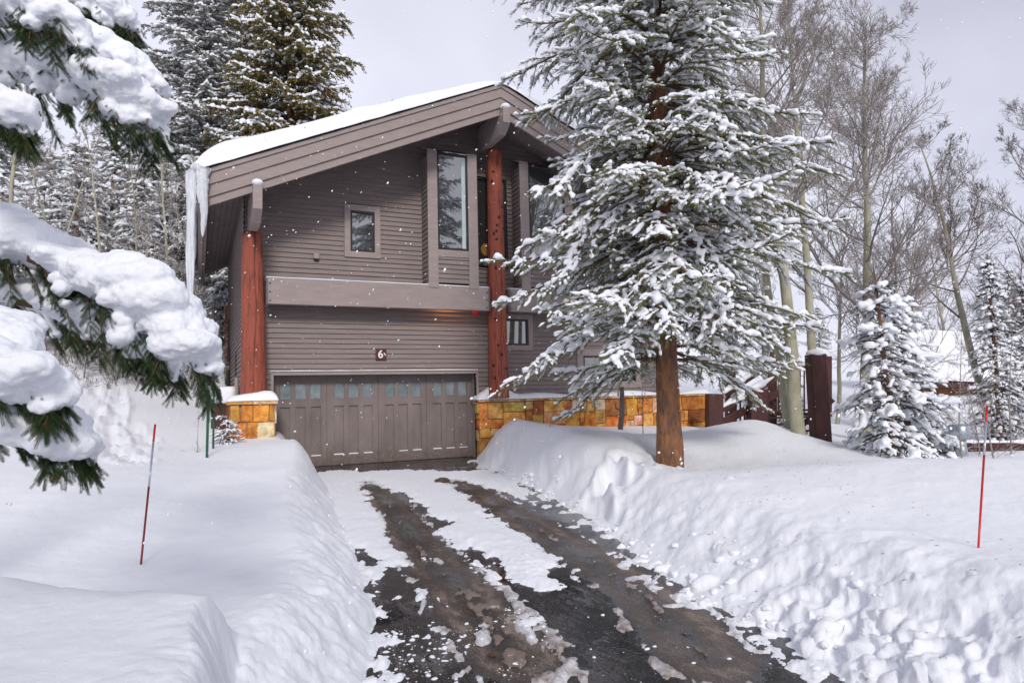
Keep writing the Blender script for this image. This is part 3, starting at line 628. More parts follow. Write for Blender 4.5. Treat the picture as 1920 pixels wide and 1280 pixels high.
# corner boards on the side wall end
mb = MB(); mb.box(U0 - .035, U0 - .002, VB - .16, VB + .03, -.3, roof_z(U0) - .3); mb.build('corner_board', M_trim, house)
mb = MB(); mb.box(U0 - .06, U0 - .026, -.03, .08, -.3, 5.0); mb.build('corner_board', M_trim, house)

# roof: deck with soffit boards, stepped fascia, snow
def slab(mb, u0, u1, v0, v1, top, bot, inset=0):
    z = [roof_z(u0), roof_z(u1)]
    mb.prism([(u0, v0, z[0] + bot), (u1, v0, z[1] + bot), (u1, v0, z[1] + top), (u0, v0, z[0] + top)], (0, v1 - v0, 0))
mb = MB(); slab(mb, EAVE_U + .05, RIDGE_U, VF + .08, VK, -.06, -.30); slab(mb, RIDGE_U, RE_U - .05, VF + .08, VK, -.06, -.30); roof = mb.build('roof', M_dark, house)
# soffit: separate tongue and groove boards running with the eave
for nm, ua, ub, sg in (('soffit', EAVE_U + .06, RIDGE_U - .01, 1), ('soffit', RIDGE_U + .01, RE_U - .06, -1)):
    mb = MB(); u = ua
    while u < ub - .02:
        w_ = min(.135, ub - u); slab(mb, u, u + w_ - .007, VF + .10, VK - .05, -.315, -.335); u += .135
    mb.build(nm, M_soffit, roof)
# gable fascia: four boards stepping in
steps = [(.035, -.06, -.075), (-.065, -.30, -.040), (-.305, -.56, -.0), (-.565, -.74, .045)]
for k, (t0, t1, dv_) in enumerate(steps):
    mb = MB()
    for (a, b_) in ((EAVE_U - .03 + abs(dv_) * .2, RIDGE_U - .002), (RIDGE_U + .002, RE_U)): slab(mb, a, b_, VF + dv_ - .0, VF + dv_ + .06 + .0, t0, t1)
    mb.build('gable_fascia', M_trim, roof)
# eave fascia boards
for ue, sg in ((EAVE_U, 1), (RE_U, -1)):
    mb = MB(); z = roof_z(ue)
    for t0, t1, dx in ((.02, -.20, -.05), (-.205, -.44, -.02), (-.445, -.62, .02)):
        x = ue + sg * dx; mb.box(min(x, x + sg * .05), max(x, x + sg * .05), VF + .065, VK, z + t1, z + t0)
    mb.build('eave_fascia', M_trim, roof)
    mb = MB()
    x0_, x1_ = sorted((ue + sg * .075, ue + sg * .16)); mb.box(x0_, x1_, VF + .11, VK - .05, z - .60, z - .33); mb.build('eave_board', M_soffit, roof)
# shingle edge
mb = MB()
for (a, b_) in ((EAVE_U - .06, RIDGE_U), (RIDGE_U, RE_U + .06)): slab(mb, a, b_, VF - .10, VK + .02, .06, .04)
mb.build('shingles', M_dark, roof)
# snow on the roof: a thick soft blanket
us = np.linspace(EAVE_U - .16, RE_U + .16, 200); vs = np.linspace(VF - .13, VK + .05, 130)
UU, VV = np.meshgrid(us, vs)
edge_u = np.minimum(UU - us[0], us[-1] - UU); edge_v = np.minimum(VV - vs[0], vs[-1] - VV)
rnd = lambda e_, w_: np.sqrt(np.clip(1 - (1 - np.clip(e_ / w_, 0, 1)) ** 2, 0, 1))
th_ = .46 * np.interp(np.abs(UU - RIDGE_U), [0, 1.5, 3.5], [.42, .62, 1]) * rnd(edge_u, .75) * rnd(edge_v, .42) * (1 + .25 * fbm(UU * .7, VV * .7, 9, 3)) + .012 * fbm(UU * 6, VV * 6, 3, 3)
TZ = np.array([[roof_z(u) for u in us]] * len(vs)); TZ = RIDGE_Z - SL * (np.sqrt((UU - RIDGE_U) ** 2 + .09) - .1)
top = TZ + .07 + np.maximum(th_, .012)
wv = .03 * fbm(UU * 2.5, 0 * UU, 4, 4)
VV2 = VV + np.where(VV < 0, wv * (1 - np.clip(edge_v / .4, 0, 1)), 0)
bot = np.array([[roof_z(u) + .063 for u in us]] * len(vs)); bot = np.where(edge_u <= .12, bot - .06, bot)
T = np.stack([UU, VV2, top], -1).reshape(-1, 3); B = np.stack([UU, VV2, bot], -1).reshape(-1, 3); nU = len(us); nV = len(vs)
ii = (np.arange(nV - 1)[:, None] * nU + np.arange(nU - 1)[None]).ravel(); n0 = nU * nV
fs = [np.stack([ii, ii + 1, ii + nU + 1, ii + nU], -1)]
bl = np.concatenate([np.arange(nU), np.arange(1, nV) * nU + nU - 1, n0 - 1 - np.arange(1, nU), (np.arange(nV - 2, 0, -1)) * nU])
b2 = np.roll(bl, -1); fs.append(np.stack([bl, bl + n0, b2 + n0, b2], -1))
link('roof_snow', npmesh('roof_snow', np.concatenate([T, B]), np.concatenate(fs), True), M_snow2, roof)
# icicles at the near eave corner
def icicle(x, y, z, ln, r, seed=0, flare=1.0, lean=(0, 0)):
    g = np.random.default_rng(seed); m = MB(); k = 26; t = np.linspace(0, 1, k)
    pts = np.stack([x + lean[0] * t + .012 * np.sin(t * 9 + seed), y + lean[1] * t, z - ln * t], -1)
    rr = r * (1 - t ** 1.6) ** .55 * (1 + .10 * g.standard_normal(k)) + .004
    m.tube(pts, np.abs(rr), 12); ob = m.build('icicle', M_ice, roof, True); return ob
ze = roof_z(EAVE_U) + .02
for yy_, hh_, r_ in ((.55, 2.2, .045), (.95, 2.05, .03)):
    mb = MB(); mb.tube([(U0 - .12, yy_, .5), (U0 - .12, yy_, hh_)], [r_, r_], 10); mb.build('pipe', M_trim, house)
icicle(EAVE_U - .15, VF - .02, ze + .03, 3.3, .085, 1); icicle(EAVE_U - .20, VF + .06, ze + .02, 2.7, .06, 11); icicle(EAVE_U - .09, VF + .02, ze + .02, 1.9, .05, 12)
for i_ in range(9): icicle(EAVE_U - .15, VF + .3 + i_ * .55 + .2 * rng.random(), ze, .3 + 1.0 * rng.random(), .03 + .02 * rng.random(), 30 + i_)
icicle(EAVE_U - .17, VF + .12, ze, 3.1, .085, 4)
icicle(EAVE_U - .12, VF - .10, ze, 2.6, .05, 7)
icicle(EAVE_U + .07, VF - .13, ze + .05, 1.45, .10, 2)
icicle(EAVE_U - .02, VF - .13, ze + .0, .7, .055, 5)
icicle(EAVE_U - .17, VF + .5, ze, 2.2, .07, 8); icicle(EAVE_U - .17, VF + 1.0, ze, .9, .05, 3)
mb = MB(); pts = np.stack([np.linspace(EAVE_U - .16, EAVE_U + .2, 8), np.full(8, VF - .1), ze + .02 + .06 * np.sin(np.arange(8))], -1); mb.tube(pts, [.05, .09, .08, .1, .07, .09, .06, .03], 10); mb.build('icicle', M_ice, roof, True)

# purlin ends over the posts
def purlin(u, w_, ztop, zbot, vf=-1.78):
    m = MB(); m.prism([(u - w_ / 2, vf, ztop), (u - w_ / 2, vf, zbot + .22), (u - w_ / 2, vf + .32, zbot), (u - w_ / 2, 0, zbot), (u - w_ / 2, 0, ztop)], (w_, 0, 0))
    o = m.build('roof_beam', M_trim, roof, bevel=.008)
    m = MB(); V, Fi = instance(ICO2[0], ICO2[1], np.array([[u, vf + .08, ztop]]), np.array([[w_ * .62, 0, 0]]), np.array([[0, .14, 0]]), np.array([[0, 0, .085]])); m.add(V, Fi)
    m.build('beam_snow', M_snow2, o, True)
purlin(-.70, .19, 6.30, 5.50); purlin(5.20, .20, 8.93, 8.28)
# log posts
def log_post(x, y, z0, z1, r0, r1, lean=0, knots=8, seed=1):
    g = np.random.default_rng(seed); k = 70; sides = 96; t = np.linspace(0, 1, k); a = np.arange(sides) * 2 * np.pi / sides
    zz = z0 + (z1 - z0) * t; rr = r0 + (r1 - r0) * t ** .8
    A, T_ = np.meshgrid(a, t); R2 = rr[:, None] * (1 + .05 * fbm(np.cos(A) * 1.5 + seed * 7, np.sin(A) * 1.5, T_ * 3, 3) + .012 * fbm(np.cos(A) * 7, np.sin(A) * 7, T_ * 6, 2))
    crack = np.exp(-((np.mod(A - 4.5 - .35 * T_ + .1 * np.sin(T_ * 9), 2 * np.pi) - .2) / .05) ** 2) + .7 * np.exp(-((np.mod(A - 3.6 - .5 * T_, 2 * np.pi) - .2) / .05) ** 2) * (T_ < .45)
    R2 = R2 - .045 * crack + .010 * fbm(A * 5 + .8 * T_, T_ * 2.2, seed, 3) + .006 * fbm(A * 16 + 1.5 * T_, T_ * 3, seed, 2); R2[-1] *= .86; R2[-2] *= .97
    V = np.stack([x + lean * T_ + R2 * np.cos(A), y + R2 * np.sin(A), zz[:, None] + 0 * A], -1).reshape(-1, 3)
    i = np.arange(k - 1)[:, None] * sides; j = np.arange(sides)[None]; j2 = (j + 1) % sides
    m = MB(); m.add(V, [np.stack([i + j, i + j2, i + sides + j2, i + sides + j], -1).reshape(-1, 4), np.array([list(range((k - 1) * sides, k * sides))])])
    o = m.build('log_post', M_log, house, True)
    for q in range(knots):
        aa = g.uniform(3.5, 5.6); zq = g.uniform(z0 + .2, z1 - .2); tt = (zq - z0) / (z1 - z0); r = r0 + (r1 - r0) * tt
        m = MB(); V, Fi = instance(ICO1[0], ICO1[1], np.array([[x + lean * tt + (r + .002) * math.cos(aa), y + (r + .002) * math.sin(aa), zq]]), np.array([[.035, 0, 0]]), np.array([[0, .035, 0]]), np.array([[0, 0, .035]])); m.add(V, Fi)
        m.build('bolt_head', M_frame, o, True)
    return o
log_post(-.66, -.42, 1.55, 5.50, .295, .22, -.06, 0, 1)
log_post(5.42, -.42, 1.55, 8.29, .265, .19, .0, 16, 2)
log_post(-.80, 9.05, .6, 5.0, .20, .18, 0, 0, 3)
# band beams between the posts with steel plates
def band(x0, x1, nm='band_beam'):
    m = MB(); m.box(x0, x1, -.56, -.38, 3.85, 4.46); o = m.build(nm, M_trim, house, bevel=.012)
    for s, xx in ((1, x0), (-1, x1)):
        m = MB(); m.box(min(xx, xx + s * .035) - .0, max(xx, xx + s * .035), -.59, -.565, 3.83, 4.44); m.build('steel_plate', M_steel, o)
        for zz in (3.93, 4.13, 4.33):
            m = MB(); V, Fi = instance(ICO1[0], ICO1[1], np.array([[xx + s * .085, -.565, zz]]), np.array([[.022, 0, 0]]), np.array([[0, .014, 0]]), np.array([[0, 0, .022]])); m.add(V, Fi); m.build('bolt_head', M_steel, o, True)
    xs = np.linspace(x0 + .01, x1 - .01, 60); tp = 4.462 + .028 + .014 * fbm(xs * 1.3, xs * 0, 2, 3)
    pr = MB(); V = []; 
    for x_, z_ in zip(xs, tp):
        V += [(x_, -.57, 4.462), (x_, -.565, (z_ + 4.462) / 2 + .008), (x_, -.52, z_), (x_, -.40, z_ + .02), (x_, .0, z_ + .03), (x_, .0, 4.462)]
    q = np.array([[i * 6 + j, i * 6 + 6 + j, i * 6 + 6 + (j + 1) % 6, i * 6 + (j + 1) % 6] for i in range(59) for j in range(6)]); pr.add(V, [q, np.array([[0, 1, 2, 3, 4, 5]]), np.array([[359, 358, 357, 356, 355, 354]])])
    pr.build('beam_snow', M_snow2, o, True); return o
band(-.42, 5.15); band(5.70, 11.3)
# soffit of the overhanging floor between beam and wall
mb = MB(); mb.box(-.4, 5.14, -.375, -.028, 4.36, 4.44); mb.box(5.72, 11.2, -.375, -.028, 4.36, 4.44); mb.build('floor_soffit', M_soffit, house)

def frame_ring(mb, x0, x1, z0, z1, w_, y0, y1):
    mb.box(x0, x1, y0, y1, z1 - w_, z1); mb.box(x0, x1, y0, y1, z0, z0 + w_); mb.box(x0, x0 + w_, y0, y1, z0 + w_, z1 - w_); mb.box(x1 - w_, x1, y0, y1, z0 + w_, z1 - w_)
def window(x0, x1, z0, z1, yv, trim=.13, fw_=.035, parent=None, trim_on=True, curtain=None, mull=()):
    """window in a wall facing -y; outer rectangle includes the trim"""
    parent = parent or house
    root_m = MB(); frame_ring(root_m, x0 + trim, x1 - trim, z0 + trim, z1 - trim, fw_, yv - .045, yv + .05)
    for mm_ in mull: root_m.box(mm_ - .03, mm_ + .03, yv - .043, yv + .048, z0 + trim + fw_, z1 - trim - fw_)
    w0 = root_m.build('window', M_frame, parent)
    if trim_on:
        t_ = MB(); frame_ring(t_, x0, x1, z0, z1, trim - .002, yv - .06, yv + .0); t_.build('window_trim', M_trim, w0, bevel=.004)
    p = MB(); p.box(x0 + trim + fw_ - .005, x1 - trim - fw_ + .005, yv + .0, yv + .012, z0 + trim + fw_ - .005, z1 - trim - fw_ + .005); p.build('pane', M_glass, w0)
    return w0
window(SW[0] - .04, SW[1] + .04, SW[2] - .04, SW[3] + .04, -.0, .15, .05)
window(DKW[0], DKW[1], DKW[2], DKW[3], .0, .03, .04, trim_on=False)
window(LOWW[0] - .1, LOWW[1] + .1, LOWW[2] - .1, LOWW[3] + .1, .0, .14, .05)
wb = window(BW[0] - .15, BW[1] + .15, BW[2] - .15, BW[3] + .15, .0, .2, .05, mull=(8.9, 9.5))
mb = MB(); mb.box(8.42, 8.80, .02, .03, 2.05, 2.6); mb.build('blind', mat('wooden_blind', (.28, .17, .1), .7, .2, 20, stretch=(1, 1, 20)), wb)
# round ornament hanging inside the dark window
mb = MB(); a = np.linspace(0, 2 * np.pi, 29)[:-1]; c0 = onV(912, 468, -.03)
mb.prism(np.stack([c0[0] + .15 * np.cos(a), np.full(28, c0[1]), c0[2] + .17 * np.sin(a)], -1), (0, .015, 0)); orn = mb.build('round_ornament', mat('amber_disc', (.42, .2, .04), .5, .4, 14), house)
for rr_ in (.12, .06):
    mb = MB(); mb.tube(np.stack([c0[0] + rr_ * np.cos(np.linspace(0, 6.283, 25)), np.full(25, c0[1] - .005), c0[2] + rr_ * 1.1 * np.sin(np.linspace(0, 6.283, 25))], -1), [.006] * 25, 6, False); mb.build('ornament_ring', M_plaque, orn, True)

# bay windows (tall boxes standing on the beam), roof-lit at the top
def bay(x0, x1, bw, win_x0, win_x1, curtain_side=1):
    yF = -.58; zb = 4.49; zt = 7.96
    body = MB(); lap(body, (x0 + .03, yF + .06), (0, 1), (-1, 0), -yF - .06, zb + .0, zt - .1, None)
    lap(body, (x1 - .03, yF + .06), (0, 1), (1, 0), -yF - .06, zb + .0, zt - .1, None)
    lap(body, (x0 + bw, yF + .045), (1, 0), (0, -1), x1 - x0 - 2 * bw, zb + .05, 5.22)
    o = body.build('bay', M_siding, house)
    core = MB(); core.box(x0 + .035, x0 + .075, yF + .07, -.03, zb, zt - .15); core.box(x1 - .075, x1 - .035, yF + .07, -.03, zb, zt - .15)
    core.box(x0 + .08, x1 - .08, yF + .05, yF + .06, zb, 5.2); core.build('bay_core', M_dark, o)
    for a, b_ in ((x0, x0 + bw), (x1 - bw, x1)):
        m = MB(); m.prism([(a, yF, zb - .09), (b_, yF, zb - .09), (b_, yF, zt), (a, yF, zt)], (0, .055, 0))
        # board folding back over the top
        m.prism([(a, yF + .0, zt + .003), (b_, yF + .0, zt + .003), (b_, yF + .5, zt + .22), (a, yF + .5, zt + .22)], (0, -.0, .045)); m.build('corner_board', M_trim, o, bevel=.005)
    m = MB(); m.box(x0 + bw + .002, x1 - bw - .002, yF + .01, yF + .05, 5.22, 5.40); m.build('sill', M_trim, o)
    wx0, wx1 = x0 + bw + .002, x1 - bw - .002
    w_ = MB(); frame_ring(w_, wx0, wx1, 5.402, zt - .02, .045, yF + .0, yF + .06); win = w_.build('window', M_frame, o)
    p = MB(); p.box(wx0 + .04, wx1 - .04, yF + .028, yF + .036, 5.44, zt - .06); p.build('pane', M_glass, win)
    p = MB(); p.prism([(wx0, yF + .03, zt + .01), (wx1, yF + .03, zt + .01), (wx1, yF + .52, zt + .22), (wx0, yF + .52, zt + .22)], (0, 0, .02)); p.build('pane', M_glass, win)
    cx = wx1 - .17 if curtain_side > 0 else wx0 + .05
    p = MB(); p.box(cx, cx + .10, yF + .02, yF + .027, 5.46, zt - .12); p.build('curtain', M_curtain, win)
    return o
bay(3.47, 4.84, .265, 0, 0); bay(6.10, 7.75, .265, 0, 0)

# vent and lamp, number plaque, switch
mb = MB(); c0 = onV(593, 480, -.06); mb.box(c0[0] - .07, c0[0] + .07, -.11, -.026, c0[2] - .07, c0[2] + .07); v_ = mb.build('wall_vent', M_trim, house, bevel=.01)
mb = MB(); mb.box(c0[0] - .05, c0[0] + .05, -.105, -.03, c0[2] - .10, c0[2] - .073); mb.build('vent_grille', M_dark, v_)
c0 = onV(714.5, 664.5, -.05); mb = MB(); mb.box(c0[0] - .135, c0[0] + .135, -.075, -.026, c0[2] - .135, c0[2] + .135); pl = mb.build('house_number', M_plaque, house, bevel=.01)
tcu = bpy.data.curves.new('digit', 'FONT'); tcu.body = '6'; tcu.size = .27; tcu.extrude = .004; tcu.align_x = 'CENTER'; tcu.align_y = 'CENTER'; tcu.offset = .006
tob = bpy.data.objects.new('tmp', tcu); COL.objects.link(tob); bpy.context.view_layer.update()
tm = bpy.data.meshes.new_from_object(tob.evaluated_get(bpy.context.evaluated_depsgraph_get())); bpy.data.objects.remove(tob)
tm.transform(Matrix.Translation((c0[0] - .02, -.081, c0[2])) @ Matrix.Rotation(R_(90), 4, 'X')); link('digit', tm, M_white, pl)
mb = MB(); mb.prism([(c0[0] + .055, -.08, c0[2] + .025), (c0[0] + .075, -.08, c0[2] + .045), (c0[0] + .115, -.08, c0[2] - .005), (c0[0] + .105, -.08, c0[2] - .03)], (0, .004, 0)); mb.build('number_mark', M_white, pl)
c0 = onV(887.5, 750, .12); mb = MB(); mb.box(4.895, 4.925, .08, .14, c0[2] - .09, c0[2] + .09); mb.build('keypad', M_white, house, bevel=.006)
# soffit down-light (lit, warm) and red lamp globe under the beam
c0 = onV(838, 588, -.1); mb = MB(); mb.lathe((c0[0], -.17, 4.285), [(.075, 0), (.08, .01), (.08, .075)], 20); dl_ = mb.build('downlight', M_steel, house, True)
ml = bpy.data.materials.new('lamp_glow'); ml.use_nodes = True; bn = ml.node_tree.nodes['Principled BSDF']; bn.inputs['Emission Color'].default_value = (1, .5, .18, 1); bn.inputs['Emission Strength'].default_value = 3
mb = MB(); mb.lathe((c0[0], -.17, 4.272), [(.02, 0), (.055, .008), (.055, .012)], 16); mb.build('bulb', ml, dl_, True)
ld = bpy.data.lights.new('lamp_light', 'POINT'); ld.energy = 9.0; ld.color = (1, .42, .15); ld.shadow_soft_size = .05
lo = bpy.data.objects.new('lamp_light', ld); COL.objects.link(lo); lo.location = (c0[0], -.14, 4.2)
c0 = onV(893, 581, -.3); mb = MB(); V, Fi = instance(ICO2[0], ICO2[1], np.array([[c0[0], -.3, 3.86]]), np.array([[.10, 0, 0]]), np.array([[0, .10, 0]]), np.array([[0, 0, .10]])); mb.add(V, Fi)
rb = mb.build('alarm_bell', mat('red_paint', (.75, .01, .01), .35), house, True); mb = MB(); mb.tube([(c0[0], -.3, 3.94), (c0[0], -.3, 4.36)], [.012, .012], 8); mb.build('bell_bracket', M_frame, rb)

# garage door
gd_x0, gd_x1, gd_z0, gd_z1, gy = -.20, 4.93, .012, 2.22, .33
gm = MB(); gm.box(gd_x0, gd_x1, gy + .035, gy + .07, gd_z0, gd_z1 + .05); gdr = gm.build('garage_door', M_door, house)
grp = (gd_x1 - gd_x0) / 4; holes = []; wins = []
for g_ in range(4):
    bx = gd_x0 + g_ * grp
    sc_ = 1.0
    for k in range(3):
        a = bx + grp * (.135 + .272 * k); wins.append((a, a + grp * .212, 1.64, 2.03))
        a = bx + grp * (.135 + .285 * k); holes.append((a, a + grp * .185, .26, 1.46))
fm = MB(); hs_all = holes + wins
xs = sorted({gd_x0, gd_x1} | {h[0] for h in hs_all} | {h[1] for h in hs_all} | {gd_x0 + grp * k for k in (1, 2, 3)})
for a, b_ in zip(xs[:-1], xs[1:]):
    g0 = .0035 if any(abs(a - (gd_x0 + grp * k)) < 1e-6 for k in (1, 2, 3)) else 0; g1 = .0035 if any(abs(b_ - (gd_x0 + grp * k)) < 1e-6 for k in (1, 2, 3)) else 0
    z = gd_z0
    for h in sorted([h for h in hs_all if h[0] < b_ - 1e-6 and h[1] > a + 1e-6], key=lambda h: h[2]) + [(0, 0, gd_z1, 9)]:
        if h[2] > z: fm.box(a + g0, b_ - g1, gy, gy + .033, z, h[2])
        z = h[3]
fm.build('door_face', M_door, gdr)
for h in holes:
    m = MB(); n_ = 9; xs_ = np.linspace(h[0] + .004, h[1] - .004, n_)
    if rng.random() < .93:
        m.box(h[0] + .003, h[1] - .003, gy - .012, gy + .034, h[2] - .003, h[2] + .016 + .012 * rng.random()); m.build('ledge_snow', M_snow2, gdr, bevel=.005)
for h in wins:
    m = MB(); m.box(h[0] + .0, h[1] - .0, gy + .018, gy + .026, h[2], h[3]); o = m.build('pane', M_frost, gdr)
    m = MB(); frame_ring(m, h[0] + .001, h[1] - .001, h[2] + .001, h[3] - .001, .012, gy - .006, gy + .017); m.build('pane_frame', M_door, o)
mb = MB(); mb.box(gd_x0, gd_x1, gy + .0, gy + .05, .0, .011); mb.build('rubber_seal', M_frame, gdr)
# reveal and casing
mb = MB(); mb.box(gd_x0 - .06, gd_x0 - .003, -.04, gy + .07, -.2, 2.30); mb.box(gd_x1 + .003, gd_x1 + .06, -.04, gy + .07, -.2, 2.30); mb.box(gd_x0 - .0, gd_x1 + .0, -.038, gy + .03, 2.225, 2.31)
cs = mb.build('door_casing', M_trim, house)
mb = MB(); xs_ = np.linspace(gd_x0 - .07, gd_x1 + .03, 50); V = []
for x_ in xs_: hz = 2.33 + .006 * vnoise(x_ * 3, 0.) ; V += [(x_, -.075, 2.312), (x_, -.075, hz), (x_, -.03, hz + .008), (x_, -.026, 2.312)]
mb.add(V, np.array([[i * 4 + j, i * 4 + 4 + j, i * 4 + 4 + (j + 1) % 4, i * 4 + (j + 1) % 4] for i in range(49) for j in range(4)])); mb.build('ledge_snow', M_snow2, cs, True)
# pipes and boxes on the side wall, seen edge on
for (px_, y0, y1, d_, r, m_) in ((428, 652, 726, 19.5, .05, M_black), (428.5, 600, 640, 19.5, .03, M_black)):
    a = P(px_, y0, d_); b_ = P(px_, y1, d_); vv = onV
    r_0 = ray(px_, (y0 + y1) / 2); t_ = (U0 - .09 - CAM[0]) / r_0[0]; yw = (CAM + r_0 * t_)[1]; zt = (CAM + ray(px_, y0) * ((U0 - .09 - CAM[0]) / ray(px_, y0)[0]))[2]
    mb = MB(); mb.tube([(U0 - .09, yw, .5), (U0 - .09, yw, zt)], [r, r], 10); mb.build('pipe', m_, house)

# ============================================================ STONE WALLS
PAL = np.array([(.62, .27, .035), (.66, .36, .075), (.60, .40, .16), (.55, .20, .03), (.36, .12, .03), (.68, .50, .26), (.70, .42, .10), (.64, .30, .05), (.58, .45, .28), (.42, .17, .05)])
PW = np.array([.2, .18, .13, .15, .06, .07, .09, .12, .04, .06]); PW /= PW.sum()
def split(x0, x1, z0, z1, g, out, dep=0):
    w_, h_ = x1 - x0, z1 - z0
    if (w_ < .85 and h_ < .55 and g.random() < .6) or (w_ < .42 and h_ < .42) or dep > 8: out.append((x0, x1, z0, z1)); return
    if w_ / 1.15 > h_ or h_ < .2:
        m = x0 + w_ * g.uniform(.22, .78)
        if min(m - x0, x1 - m) < .09: out.append((x0, x1, z0, z1)); return
        split(x0, m, z0, z1, g, out, dep + 1); split(m, x1, z0, z1, g, out, dep + 1)
    else:
        m = z0 + h_ * g.uniform(.25, .75)
        if min(m - z0, z1 - m) < .07: out.append((x0, x1, z0, z1)); return
        split(x0, x1, z0, m, g, out, dep + 1); split(x0, x1, m, z1, g, out, dep + 1)
def stones(mb, o, e, w, length, z0, z1, seed, cell=1.1):
    g = np.random.default_rng(seed); o = np.array(o, float); e = np.array(e, float); w = np.array(w, float); a = 0; cells = []
    while a < length - .01:
        l_ = min(g.uniform(.8, 1.4) * cell, length - a)
        if length - a - l_ < .35: l_ = length - a
        split(a, a + l_, z0, z1, g, cells); a += l_
    for (a, b_, c_, d_) in cells:
        gap = .009; a += gap; b_ -= gap; c_ += gap; d_ -= gap
        t = .035 + .035 * g.random(); bv = .012; j = lambda: g.normal(0, .011)
        outer = [(a + j(), c_ + j()), (b_ + j(), c_ + j()), (b_ + j(), d_ + j()), (a + j(), d_ + j())]; mx_ = (a + b_) / 2; mz_ = (c_ + d_) / 2
        ring = lambda s_, t_: [(*(o + e * (x + (bv * s_ if x < mx_ else -bv * s_)) + w * t_), z + (bv * s_ if z < mz_ else -bv * s_)) for x, z in outer]
        V = ring(0, 0) + ring(0, t - .01) + ring(1, t); V.append((*(o + e * mx_ + w * (t + .006 * g.normal())), mz_))
        fl = [[i, (i + 1) % 4, 4 + (i + 1) % 4, 4 + i] for i in range(4)] + [[4 + i, 4 + (i + 1) % 4, 8 + (i + 1) % 4, 8 + i] for i in range(4)]
        ft = [[8 + i, 8 + (i + 1) % 4, 12] for i in range(4)]
        fl = np.array(fl); ft = np.array(ft)
        if np.dot(np.cross([e[0], e[1], 0], [0, 0, 1])[:2], w) < 0: fl = fl[:, ::-1]; ft = ft[:, ::-1]
        c = PAL[g.choice(len(PAL), p=PW)] * g.uniform(.8, 1.12); c = c * (1 + .08 * g.standard_normal(3))
        mb.add(V, [fl, ft], np.clip(c, 0.01, .8))
M_mortar = mat('mortar', (.36, .27, .17), .9, .2, 20)
def cap_stones(mb, x0, x1, y0, y1, z0, z1, seed):
    g = np.random.default_rng(seed); a = x0
    while a < x1 - .01:
        l_ = min(g.uniform(.4, .9), x1 - a)
        if x1 - a - l_ < .2: l_ = x1 - a
        mb.box(a + .004, a + l_ - .004, y0 + g.normal(0, .006), y1, z0 + g.random() * .006, z1 + g.normal(0, .004), col=np.array(PAL[g.choice([0, 1, 2, 5, 6])]) * g.uniform(.8, 1)); a += l_
def snow_cap(name, parent, x0, x1, y0, y1, z, hfun, nx=80, ny=24, rim=.1):
    xs = np.linspace(x0, x1, nx); ys = np.linspace(y0, y1, ny); XX, YY = np.meshgrid(xs, ys)
    eu = np.minimum(XX - x0, x1 - XX); ev = np.minimum(YY - y0, y1 - YY)
    hgt = hfun(XX, YY) * rnd(eu, rim) * rnd(ev, rim) + .01 * fbm(XX * 5, YY * 5, 1, 3)
    T = np.stack([XX, YY, z + np.maximum(hgt, .006)], -1).reshape(-1, 3); B = np.stack([XX, YY, 0 * XX + z + .001], -1).reshape(-1, 3); n0 = nx * ny
    ii = (np.arange(ny - 1)[:, None] * nx + np.arange(nx - 1)[None]).ravel()
    bl = np.concatenate([np.arange(nx), np.arange(1, ny) * nx + nx - 1, n0 - 1 - np.arange(1, nx), (np.arange(ny - 2, 0, -1)) * nx]); b2 = np.roll(bl, -1)
    return link(name, npmesh(name, np.concatenate([T, B]), np.concatenate([np.stack([ii, ii + 1, ii + nx + 1, ii + nx], -1), np.stack([bl, bl + n0, b2 + n0, b2], -1)]), True), M_snow2, parent)
# pillar left of the garage
px0, px1, pyf = -1.165, -.235, -.74
pil = empty('stone_pillar', (px0 + .45, pyf + .4, .5), 'short square pillar of orange ledge stone under the thick log post, left of the garage door', 'pillar')
mb = MB(); mb.box(px0 + .03, px1 - .03, pyf + .03, -.03, -.2, 1.56); mb.build('mortar_core', M_mortar, pil)
mb = MB(); stones(mb, (px0 + .01, pyf + .03), (1, 0), (0, -1), px1 - px0 - .02, -.2, 1.55, 4, .9); stones(mb, (px0 + .03, pyf + .01), (0, 1), (-1, 0), .7, -.2, 1.55, 5); stones(mb, (px1 - .03, pyf + .01), (0, 1), (1, 0), .7, -.2, 1.55, 6); mb.build('stonework', M_stone, pil)
mb = MB(); cap_stones(mb, px0 - .07, px1 + .06, pyf - .07, -.05, 1.56, 1.64, 2); mb.build('capstone', M_stone, pil, bevel=.008)
snow_cap('pillar_snow', pil, px0 - .08, px1 + .07, pyf - .08, -.04, 1.642, lambda x, y: .12 + .10 * sstep(px0, px1 - .2, x) , rim=.2)
# long wall right of the garage
wx0, wx1, wyf = 4.90, 12.60, -.22
sw = empty('stone_wall', (8.7, wyf, 0), 'long low wall of orange and gold ledge stone with snow on its cap, right of the garage', 'stone wall')
mb = MB(); mb.box(wx0 + .04, wx1 - .04, wyf + .03, wyf + .40, -.3, 1.46); mb.build('mortar_core', M_mortar, sw)
mb = MB(); stones(mb, (wx0 + .01, wyf + .03), (1, 0), (0, -1), wx1 - wx0 - .02, -.1, 1.45, 21, 1.25); stones(mb, (wx0 + .04, wyf + .01), (0, 1), (-1, 0), .18, -.1, 1.45, 22); stones(mb, (wx1 - .04, wyf + .01), (0, 1), (1, 0), .38, -.1, 1.45, 23); mb.build('stonework', M_stone, sw)
mb = MB(); cap_stones(mb, wx0 - .02, wx1 + .04, wyf - .06, wyf + .42, 1.46, 1.52, 9); mb.build('capstone', M_stone, sw, bevel=.008)
snow_cap('wall_snow', sw, wx0 - .04, wx1 + .05, wyf - .09, wyf + .45, 1.522, lambda x, y: .10 + .34 * np.exp(-((x - 5.45) / .42) ** 2) + .05 * np.sin(x * 2.1), nx=200, ny=26, rim=.16)
